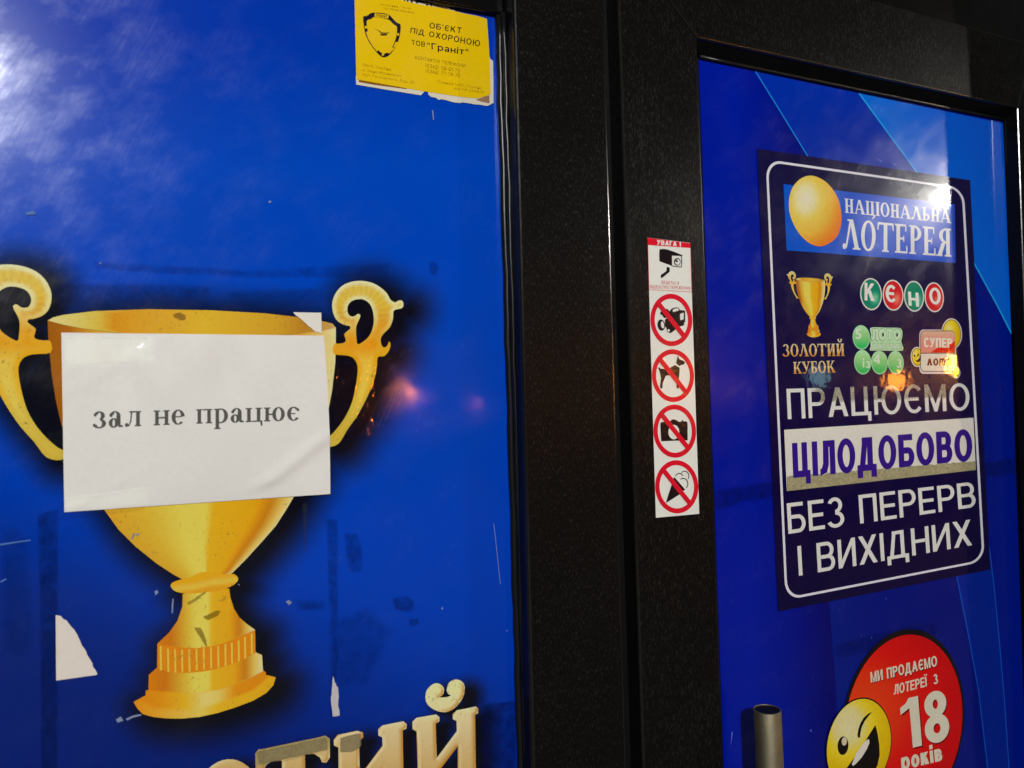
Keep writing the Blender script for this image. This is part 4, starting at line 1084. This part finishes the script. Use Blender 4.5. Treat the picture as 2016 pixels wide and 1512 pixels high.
# ------------------------------------------------------------------ the big dark poster
PH = .0014
cp = plane_pts([(1715, 740)])[0]
poster = thing("lottery_poster", "dark navy rectangular poster with white border and lettering on the door", "poster", (cp[0], -PH, EYE + cp[1]))
def add_thick(o, t):
    md = o.modifiers.new("thickness", 'SOLIDIFY'); md.thickness = t; md.offset = -1
NAVY = lambda p: ramp(p[:, 1], [(300, (20, 15, 58)), (700, (18, 10, 58)), (1200, (10, 4, 48))])
pb = art("poster_sheet", [[(1489.5, 293), (1908.5, 355), (1948.5, 1121), (1531, 1203.5)]], NAVY, PH, poster, DECAL, spacing=16)
bq = quad((1506, 314), (1896, 370), (1545, 1181.5), (1937.3, 1105))
bo = bq(rrect(0, 0, 1, 1, .075, .042)); bi = bq(rrect(.0115, .0055, .9885, .9945, .066, .038))
art("border", [bo, bi], (206, 204, 212), PH + .0002, poster, DECAL)
c4 = crop(4.2, 1480, 280); c5 = crop(4.2, 1500, 620); c6 = crop(4.2, 1500, 900)
lg = art("logo_panel", [c4((257, 348), (1672, 515), (1680, 1000), (283, 895))], lambda p: ramp(p[:, 0], [(1541, (0, 78, 186)), (1650, (22, 74, 184)), (1800, (40, 80, 190)), (1880, (36, 74, 186))]), PH + .0002, poster, DECAL, spacing=12)
BALL = catmull(c4((480, 278), (555, 298), (620, 342), (678, 412), (715, 490), (735, 590), (733, 690), (703, 775), (650, 828), (580, 861), (512, 856), (450, 822), (390, 762), (345, 690), (313, 610), (301, 530), (308, 440), (345, 355), (408, 298)), 3)
def ball_col(p):
    q = (p - np.array([1585., 392])) / np.array([50., 68]); d = np.hypot(q[:, 0], q[:, 1])
    c = ramp(d, [(0, (214, 208, 182)), (.35, (214, 204, 150)), (.62, (216, 188, 78)), (1.0, (216, 170, 56)), (1.3, (224, 136, 34)), (1.7, (226, 92, 16))])
    return c
art("golden_ball", [BALL], ball_col, PH + .0004, poster, DECAL, spacing=4)
WH = (206, 206, 204)
serif("НАЦІОНАЛЬНА", CAPS, *c4((760, 466), (1642, 566), (764, 584), (1642, 672)), WH, PH + .0004, poster, DECAL, .04)
serif("ЛОТЕРЕЯ", CAPS, *c4((748, 634), (1640, 718), (744, 882), (1644, 950)), WH, PH + .0004, poster, DECAL, .04)
# the small cup
_src = plane_pts([(794, 598), (385, 1414)]); _l = mirror_tf(np.array([[794., 598]]))
_src = np.vstack([_src[:1], _l, _src[1:]]); _dst = plane_pts([(1638, 546), (1547.5, 541), (1598.5, 664.5)])
_A = np.linalg.solve(np.hstack([_src, np.ones((3, 1))]), _dst)
tf_s = lambda p: np.hstack([plane_pts(p), np.ones((len(p), 1))]) @ _A
tfm_s = lambda p: np.hstack([mirror_tf(p), np.ones((len(p), 1))]) @ _A
cup(poster, PH + .0003, DECAL, tf_s, tfm_s, (14, 12), True)
serif("ЗОЛОТИЙ", CAPS, *c5((160, 243), (672, 238), (162, 345), (678, 340)), (220, 180, 80), PH + .0004, poster, DECALG, .03)
serif("КУБОК", CAPS, *c5((252, 390), (598, 378), (254, 487), (604, 476)), (220, 180, 80), PH + .0004, poster, DECALG, .03)
# four lettered balls
def ball(cx, cy, rx, ry, rgb, hi, ring, tilt, spot):
    b = art("number_ball", [ell(cx, cy, rx, ry, 40, tilt)], ring, PH + .0003, poster, DECAL)
    def f(p):
        q = (p - np.array([cx + spot[0] * rx, cy + spot[1] * ry])) / np.array([rx, ry]); d = np.hypot(q[:, 0], q[:, 1])[:, None]
        k = smooth01(d, .62, .0)
        return np.array([rgb]) * (1 - k) + np.array([hi]) * k
    art("ball_face", [ell(cx, cy, rx - 2.2, ry - 2.6, 40, tilt)], f, PH + .0005, b, DECAL, spacing=2.6)
    return b
GR, RD = (0, 122, 92), (196, 22, 34)
for (cx, cy, rx, ry, g, hi, ch, q) in (
    (980, 1257, 90, 133, GR, (120, 190, 150), "К", ((925, 1162), (1010, 1172), (925, 1308), (1008, 1316))),
    (1162, 1266, 86, 128, RD, (226, 120, 90), "Є", ((1098, 1180), (1180, 1186), (1100, 1318), (1182, 1326))),
    (1335, 1275, 83, 128, GR, (110, 190, 150), "Н", ((1284, 1236), (1370, 1246), (1290, 1352), (1376, 1362))),
    (1502, 1283, 80, 124, RD, (230, 120, 90), "О", ((1458, 1204), (1552, 1208), (1462, 1336), (1556, 1344)))):
    x, y = c4((cx, cy))[0]
    b = ball(x, y, rx / 4.2, ry / 4.2, g, hi, (206, 204, 196), -4, (.35, .25))
    q = c4(*q)
    sans(ch, *q, (214, 212, 204), PH + .0007, b, DECAL, SANS_B)
# green lotto mark
for (cx, cy, rx, ry, ch, q) in (
    (265, 345, 132, 188, "5", ((165, 215), (262, 215), (165, 365), (262, 370))),
    (285, 722, 130, 188, "із", ((282, 665), (395, 680), (285, 800), (398, 812))),
    (542, 728, 128, 180, "4", ((450, 610), (545, 600), (455, 745), (545, 745))),
    (790, 728, 122, 178, "3", ((800, 665), (880, 690), (795, 800), (875, 815)))):
    cG = crop(7.754, 1660, 620)
    x, y = cG((cx, cy))[0]
    rx /= 7.754; ry /= 7.754
    b = art("green_ball", [ell(x, y, rx, ry, 36, -4)], (150, 206, 158), PH + .0003, poster, DECAL)
    art("ball_face", [ell(x, y, rx - 1.6, ry - 2, 36, -4)], lambda p, y=y, ry=ry: ramp((p[:, 1] - y) / ry, [(-1, (172, 208, 166)), (-.3, (140, 196, 124)), (.2, (108, 188, 110)), (.75, (46, 176, 90)), (1, (70, 186, 104))]), PH + .0005, b, DECAL, spacing=3)
    sans(ch, *cG(*q), (200, 212, 192), PH + .0007, b, DECAL, SANS_B)
gp = art("green_panel", [catmull(cG((398, 200), (520, 190), (640, 196), (780, 196), (860, 205), (892, 260), (888, 340), (872, 400), (886, 450), (900, 545), (700, 548), (500, 545), (394, 542), (406, 480), (400, 400), (412, 300)), 2)], (168, 208, 160), PH + .00045, poster, DECAL)
art("letter_gap", [ell(*cG((592, 304))[0], 1.7, 3.6, 14)], (26, 22, 50), PH + .00085, gp, DECAL)
art("letter_gap", [ell(*cG((806, 306))[0], 1.7, 3.6, 14)], (26, 22, 50), PH + .00085, gp, DECAL)
sans("ЛОТО", *cG((412, 208), (872, 212), (412, 398), (876, 388)), (112, 152, 108), PH + .00055, gp, DECAL, SANS_X, .04)
sans("ЛОТО", *cG((420, 218), (866, 222), (420, 386), (868, 378)), (192, 220, 184), PH + .0007, gp, DECAL, SANS_B, .09)
sans("МАКСИМА", *cG((410, 426), (874, 430), (410, 534), (888, 532)), (112, 152, 108), PH + .0005, gp, DECAL, SANS_X, .05)
sans("МАКСИМА", *cG((414, 432), (868, 436), (412, 530), (882, 528)), (196, 222, 190), PH + .0006, gp, DECAL, SANS_N, .12)
# red and white lotto mark
sm = art("mark_outline", [rrect(*cG((1150, 225))[0], *cG((1712, 900))[0], 8, 11)], (206, 190, 190), PH + .0003, poster, DECAL)
def y_ball(cx, cy, rx, ry, nm="yellow_ball"):
    x, y = cG((cx, cy))[0]; rx /= 7.754; ry /= 7.754
    art(nm + "_rim", [ell(x, y, rx, ry, 36, -3)], (206, 200, 180), PH + .0003, poster, DECAL) if False else None
    o_ = art(nm, [ell(x, y, rx, ry, 36, -3)], (206, 200, 186), PH + .00032, poster, DECAL)
    art("ball_outline", [ell(x, y, rx - 2, ry - 2.4, 36, -3)], (60, 50, 30), PH + .0004, o_, DECAL)
    art("ball_face", [ell(x, y, rx - 3, ry - 3.6, 36, -3)], lambda p: ramp(np.hypot((p[:, 0] - x + .3 * rx) / rx, (p[:, 1] - y + .3 * ry) / ry), [(0, (214, 206, 150)), (.45, (216, 190, 40)), (1.2, (206, 168, 10))]), PH + .00048, o_, DECAL, spacing=3)
    return o_
y_ball(1645, 288, 158, 236)
x0, y0 = cG((1165, 240))[0]; x1, y1 = cG((1695, 868))[0]
art("mark_edge", [rrect(x0, y0, x1, y1, 7, 10)], (46, 26, 28), PH + .0006, sm, DECAL)
xm0, ym0 = cG((1172, 250))[0]; xm1, ym1 = cG((1690, 858))[0]; yd = cG((0, 580))[0][1]; yw = cG((0, 592))[0][1]
box = rrect(xm0, ym0, xm1, ym1, 6, 9)
upper = np.array([p if p[1] < yd else (p[0], yd) for p in box]); lower = np.array([p if p[1] > yw else (p[0], yw) for p in box])
def dedupe(l):
    o_ = [l[0]]
    for p in l[1:]:
        if abs(p[0] - o_[-1][0]) + abs(p[1] - o_[-1][1]) > 1e-4: o_.append(p)
    return np.array(o_)
art("red_field", [dedupe(upper)], lambda p: ramp(p[:, 1], [(650, (200, 168, 140)), (675, (208, 130, 116)), (695, (212, 130, 116))]), PH + .00075, sm, DECAL, spacing=4)
art("red_field", [cG((1310, 576), (1370, 535), (1420, 505), (1560, 480), (1640, 430), (1688, 398), (1688, 576))], (196, 12, 26), PH + .00085, sm, DECAL)
art("white_field", [dedupe(lower)], (204, 198, 184), PH + .00075, sm, DECAL)
sans("СУПЕР", *cG((1212, 348), (1650, 362), (1214, 492), (1648, 502)), (216, 208, 194), PH + .0010, sm, DECAL, SANS_X, .1)
sans("^оmо", *cG((1262, 668), (1642, 660), (1262, 774), (1640, 770)), (112, 42, 26), PH + .0010, sm, DECAL, SANS_B, .13, xref=True)
sb = y_ball(1118, 642, 100, 154, "winking_ball")
polys_art("face_mark", [cG((1060, 606), (1080, 612), (1094, 630), (1080, 642), (1068, 638)), cG((1130, 590), (1150, 600), (1118, 640), (1108, 632)), cG((1160, 612), (1174, 660), (1160, 712), (1120, 724), (1088, 704), (1130, 676))], (44, 34, 14), PH + .00055, sb, DECAL)
polys_art("face_mark", [cG((1148, 636), (1152, 650), (1118, 690), (1100, 694), (1126, 664))], (214, 206, 170), PH + .0007, sb, DECAL)
y_ball(1708, 880, 68, 92)
# the lines of lettering
TX = (206, 205, 198)
sans("ПРАЦЮЄМО", *c5((196, 612), (1704, 566), (208, 862), (1714, 785)), TX, PH + .0004, poster, DECALW, SANS_N, label="white lettering with a worn grey upper half")
strip = art("white_strip", [c5((178, 950), (1742, 850), (1762, 1282), (200, 1456))], (208, 204, 192), PH + .0003, poster, DECAL)
edge = [(c5((200 + 1560 * t, 1336 - 128 * t))[0]) for t in np.linspace(0, 1, 60)]
edge = [(x, y + float(rng.normal(0, .8))) for x, y in edge]
def worn_col(p):
    n_ = np.random.default_rng(3).normal(0, 10, len(p))[:, None]
    return np.array([[150., 142, 108]]) + n_
art("worn_strip", [edge + c5((1762, 1282), (200, 1456))], worn_col, PH + .00045, strip, DECAL, spacing=2.2)
sans("ЦІЛОДОБОВО", *c5((241, 1060), (1726, 944), (252, 1348), (1736, 1202)), (48, 22, 122), PH + .0006, strip, DECAL, SANS_X, .10)
sans("БЕЗ ПЕРЕРВ", *c6((198, 382), (1748, 202), (213, 634), (1764, 410)), TX, PH + .0004, poster, DECAL, SANS_N)
sans("І ВИХІДНИХ", *c6((286, 735), (1716, 514), (300, 980), (1732, 726)), TX, PH + .0004, poster, DECAL, SANS_N)

# ------------------------------------------------------------------ round red sticker
c7 = crop(3.5, 1440, 1200)
RH = .0014
rp = c7((780, 620), (850, 450), (950, 290), (1060, 182), (1180, 135), (1300, 140), (1420, 212), (1520, 340), (1580, 500), (1600, 680), (1592, 840))
def fit_circle(pts):
    p = plane_pts(pts); A = np.hstack([2 * p, np.ones((len(p), 1))]); s = np.linalg.lstsq(A, (p ** 2).sum(1), rcond=None)[0]
    # free ellipse with upright axes
    B = np.stack([p[:, 0] ** 2, p[:, 1] ** 2, p[:, 0], p[:, 1]], 1); q = np.linalg.lstsq(B, np.ones(len(p)), rcond=None)[0]
    cx, cy = -q[2] / (2 * q[0]), -q[3] / (2 * q[1]); g = 1 + q[0] * cx ** 2 + q[1] * cy ** 2
    return cx, cy, math.sqrt(g / q[0]), math.sqrt(g / q[1])
ex, ez, erx, erz = fit_circle(rp)
print("round sticker", ex, ez, erx, erz)
def on_plane(cx, cz, rx, rz, n=64):
    a = np.linspace(0, 2 * np.pi, n, endpoint=False)
    return photo_pts(np.stack([cx + rx * np.cos(a), cz + rz * np.sin(a)], 1))
rnd = thing("round_sticker", "round red age limit sticker with a yellow winking face low on the door", "sticker", (ex, -RH, EYE + ez))
art("black_disc", [on_plane(ex, ez, erx, erz)], (14, 8, 12), RH, rnd, DECAL)
def red_col(p):
    q = p - np.array([1690., 1400]); d = np.hypot(q[:, 0], q[:, 1])
    c = ramp(d, [(0, (212, 66, 16)), (75, (206, 44, 12)), (130, (200, 10, 8)), (190, (184, 0, 6)), (240, (170, 2, 10))])
    return c
ri = c7((805, 610), (900, 412), (1000, 272), (1100, 197), (1230, 168), (1340, 197), (1450, 290), (1530, 420), (1575, 560), (1588, 700), (1575, 840))
ix, iz, irx, irz = fit_circle(ri)
art("red_disc", [on_plane(ix, iz, irx, irz)], red_col, RH + .0002, rnd, DECAL, spacing=7)
sy = c7((652, 880), (690, 770), (740, 690), (800, 638), (900, 604), (1000, 640), (1070, 742), (1098, 870), (1092, 980), (646, 960), (654, 1050))
sx_, sz_, srx, srz = fit_circle(sy)
print("smile", sx_, sz_, srx, srz)
fo = art("face_disc", [on_plane(sx_, sz_, srx, srz)], (14, 10, 8), RH + .0004, rnd, DECAL)
def face_col(p):
    q = (p - np.array(c7((800, 800))[0])) / np.array([52., 66]); d = np.hypot(q[:, 0], q[:, 1])
    return ramp(d, [(0, (206, 198, 150)), (.5, (206, 196, 130)), (.85, (216, 192, 40)), (1.3, (208, 176, 6)), (1.8, (196, 162, 4))])
fy = art("face", [on_plane(sx_, sz_, srx - .0022, srz - .0026)], face_col, RH + .0006, fo, DECAL, spacing=5)
art("eye", [ell(*c7((762, 935))[0], 37 / 3.5, 64 / 3.5, 30, 4)], (16, 12, 10), RH + .0008, fo, DECAL)
art("eye_glint", [ell(*c7((770, 905))[0], 18 / 3.5, 29 / 3.5, 20, 4)], (196, 184, 150), RH + .001, fo, DECAL)
art("wink", [c7((962, 703), (935, 715), (905, 742), (882, 780), (868, 820), (862, 862), (868, 882), (880, 878), (882, 850), (890, 812), (910, 768), (935, 735))], (16, 12, 10), RH + .0008, fo, DECAL)
art("mouth", [c7((985, 792), (1000, 850), (1012, 930), (1014, 1000), (1000, 1070), (960, 1140), (880, 1180), (800, 1160), (770, 1120), (790, 1085), (860, 990), (930, 880))], (14, 10, 8), RH + .0008, fo, DECAL)
art("teeth", [c7((940, 890), (944, 915), (925, 960), (890, 1015), (850, 1060), (828, 1074), (822, 1060), (855, 985), (895, 925), (925, 895))], (204, 198, 184), RH + .001, fo, DECAL)
RT = (200, 194, 172)
def rtext(b, q, tab, hh=.0006, c=RT, xref=False): sans(b, *c7(*q), c, RH + hh, rnd, DECAL, tab, .1, xref=xref)
rtext("МИ ПРОДАЄМО", ((953, 437), (1412, 322), (960, 510), (1418, 393)), SANS_B, .00025, (110, 0, 8))
rtext("МИ ПРОДАЄМО", ((949, 430), (1408, 315), (955, 503), (1412, 386)), SANS_B)
rtext("ЛОТЕРЕЇ  З", ((1114, 516), (1412, 440), (1112, 586), (1418, 506)), SANS_B)
rtext("18", ((1160, 632), (1486, 556), (1192, 976), (1508, 898)), SANS_X, .00025, (110, 0, 8))
rtext("18", ((1150, 622), (1478, 546), (1182, 964), (1500, 888)), SANS_X)
rtext("років", ((1162, 1020), (1440, 952), (1166, 1106), (1448, 1036)), SANS_X, xref=True)

# ------------------------------------------------------------------ strip of warning pictograms on the door stile
WHt = .0006
c8 = crop(2.52, 1200, 440)
cw = plane_pts([(1326, 745)], HD)[0]
warn = thing("warning_sticker", "narrow white warning sticker strip with four red prohibition signs", "sticker", (cw[0], -HD - WHt, EYE + cw[1]))
PL = dict(plane=HD)
art("sticker_sheet", [[(1274.3, 468), (1358.2, 478.3), (1376.2, 1011.5), (1290.8, 1019.2)]], (214, 214, 204), WHt, warn, STICK, spacing=20, **PL)
RED = (204, 14, 40); INK = (24, 16, 20)
art("red_header", [c8((187, 71), (399, 98), (400, 122), (188, 107))], RED, WHt + .0002, warn, STICK, **PL)
sans("УВАГА !", *c8((233, 82), (352, 93), (233, 106), (352, 115)), (222, 216, 206), WHt + .0004, warn, STICK, SANS_X, .12, **PL)
polys_art("outline_rule", [c8((188, 107), (190, 107), (196, 328), (194, 328)), c8((399, 122), (401, 122), (407, 340), (405, 340)), c8((194, 327), (407, 339), (407, 341.5), (194, 329.5))], (206, 70, 84), WHt + .0002, warn, STICK, **PL)
cam_o = art("camera_symbol", [catmull(c8((246, 134), (252, 128), (284, 129), (352, 154), (358, 162), (358, 210), (352, 218), (314, 214), (302, 208), (252, 190), (246, 182)), 2)], INK, WHt + .0002, warn, STICK, **PL)
art("camera_front", [c8((308, 160), (350, 162), (354, 166), (354, 212), (350, 215), (311, 210), (308, 206))], (210, 208, 198), WHt + .0004, cam_o, STICK, **PL)
art("camera_lens", [ell(*c8((334, 191))[0], 6.6, 7.4, 24)], INK, WHt + .0006, cam_o, STICK, **PL)
art("camera_lens", [ell(*c8((335, 192))[0], 4.9, 5.6, 24)], (206, 204, 196), WHt + .0008, cam_o, STICK, **PL)
art("camera_lens", [ell(*c8((330, 187))[0], 2.2, 2.4, 16)], INK, WHt + .0010, cam_o, STICK, **PL)
art("camera_bracket", [c8((282, 216), (297, 219), (297, 240), (258, 272), (252, 266), (254, 255), (281, 236))], INK, WHt + .0002, cam_o, STICK, **PL)
sans("ВЕДЕТЬСЯ", *c8((257, 284), (342, 289), (257, 299), (342, 304)), (196, 60, 70), WHt + .0002, warn, STICK, SANS_N, .2, **PL)
sans("ВІДЕОСПОСТЕРЕЖЕННЯ", *c8((200, 305), (398, 314), (200, 321), (398, 329)), (196, 60, 70), WHt + .0002, warn, STICK, SANS_N, .2, **PL)
def prohibition(cx, cy, rx, ry, label):
    x, y = c8((cx, cy))[0]; rx /= 2.52; ry /= 2.52; k = 8.6
    o_ = art("prohibition_sign", [ell(x, y, rx, ry, 64, -3), ell(x, y, rx - k, ry - k * 1.13, 64, -3)], RED, WHt + .0002, warn, STICK, label=label, **PL)
    a0 = np.array([x - rx * .66, y - ry * .66]); a1 = np.array([x + rx * .66, y + ry * .68]); n = np.array([(a1 - a0)[1], -(a1 - a0)[0]]); n /= np.linalg.norm(n); n = n * 4.6
    art("slash_bar", [[a0 + n, a1 + n, a1 - n, a0 - n]], RED, WHt + .0008, o_, STICK, **PL)
    return o_
def sym(parent, polys, holes=None):
    for k_, pl_ in enumerate(polys): polys_art("symbol", [pl_], INK, WHt + .0004 + k_ * 1.2e-5, parent, STICK, plane=HD)
    for hl in holes or []: polys_art("symbol_gap", [hl], (212, 210, 200), WHt + .0006, parent, STICK, plane=HD)
c9 = crop(6.3, 1240, 560); c10 = crop(6.3, 1240, 780)
s1 = prohibition(305, 479, 104, 130, "red ring with slash over a video camera")
sym(s1, [c9((430, 440), (470, 405), (490, 330), (515, 300), (560, 285), (600, 288), (615, 318), (680, 325), (682, 460), (640, 515), (590, 530), (520, 595), (490, 605), (455, 585), (450, 540), (430, 520)),
         c9((372, 345), (395, 330), (420, 335), (445, 302), (470, 312), (490, 340), (470, 400), (430, 420), (405, 400), (400, 380), (375, 375)),
         ell(*c9((385, 505))[0], 47 / 6.3, 70 / 6.3, 30, -8), c9((660, 470), (672, 490), (660, 512), (625, 518), (615, 490))],
        [ell(*c9((400, 502))[0], 20 / 6.3, 44 / 6.3, 24, -8), c9((525, 318), (555, 300), (597, 298), (600, 325), (530, 345)), c9((615, 380), (622, 365), (655, 352), (664, 362), (660, 435), (620, 445)), ell(*c9((475, 572))[0], 15 / 6.3, 17 / 6.3, 16)])
s2 = prohibition(313, 755, 105, 131, "red ring with slash over a dog")
sym(s2, [c9((345, 1035), (358, 1025), (375, 1045), (440, 1050), (500, 1030), (555, 1000), (612, 1035), (612, 1090), (605, 1150), (605, 1290), (580, 1290), (572, 1262), (575, 1170), (540, 1130), (490, 1125), (440, 1135), (405, 1220), (398, 1290), (372, 1290), (370, 1260), (382, 1160), (366, 1085)),
         c9((590, 885), (612, 930), (655, 945), (680, 965), (664, 995), (635, 998), (610, 1012), (568, 975))])
s3 = prohibition(322, 1030, 106, 132, "red ring with slash over a photo camera")
sym(s3, [catmull(c10((374, 345), (384, 325), (420, 318), (480, 318), (510, 295), (545, 286), (580, 300), (606, 318), (638, 310), (650, 290), (660, 312), (690, 312), (710, 330), (712, 440), (712, 530), (700, 548), (540, 552), (400, 558), (384, 545), (378, 440)), 2)],
        [ell(*c10((540, 445))[0], 68 / 6.3, 90 / 6.3, 40)])
s4 = prohibition(332, 1306, 107, 132, "red ring with slash over an ice cream cone")
def arc_band(cx, cy, rx, ry, a0, a1, wdt):
    o_ = ell(cx, cy, rx, ry, 16, 0, a0, a1); i_ = ell(cx, cy, rx - wdt, ry - wdt * 1.1, 16, 0, a0, a1)
    return np.concatenate([o_, i_[::-1]])
def cb(cx, cy, rx, ry, a0, a1):
    x, y = c10((cx, cy))[0]; return arc_band(x, y, rx / 6.3, ry / 6.3, a0, a1, 1.6)
sym(s4, [c10((443, 1325), (462, 1255), (515, 1095), (615, 1215), (530, 1270)), c10((540, 1005), (556, 1012), (682, 1158), (650, 1178), (530, 1050)),
         cb(608, 1010, 55, 58, 205, 335), cb(658, 1085, 62, 72, 235, 410), cb(675, 990, 58, 66, 225, 395)])
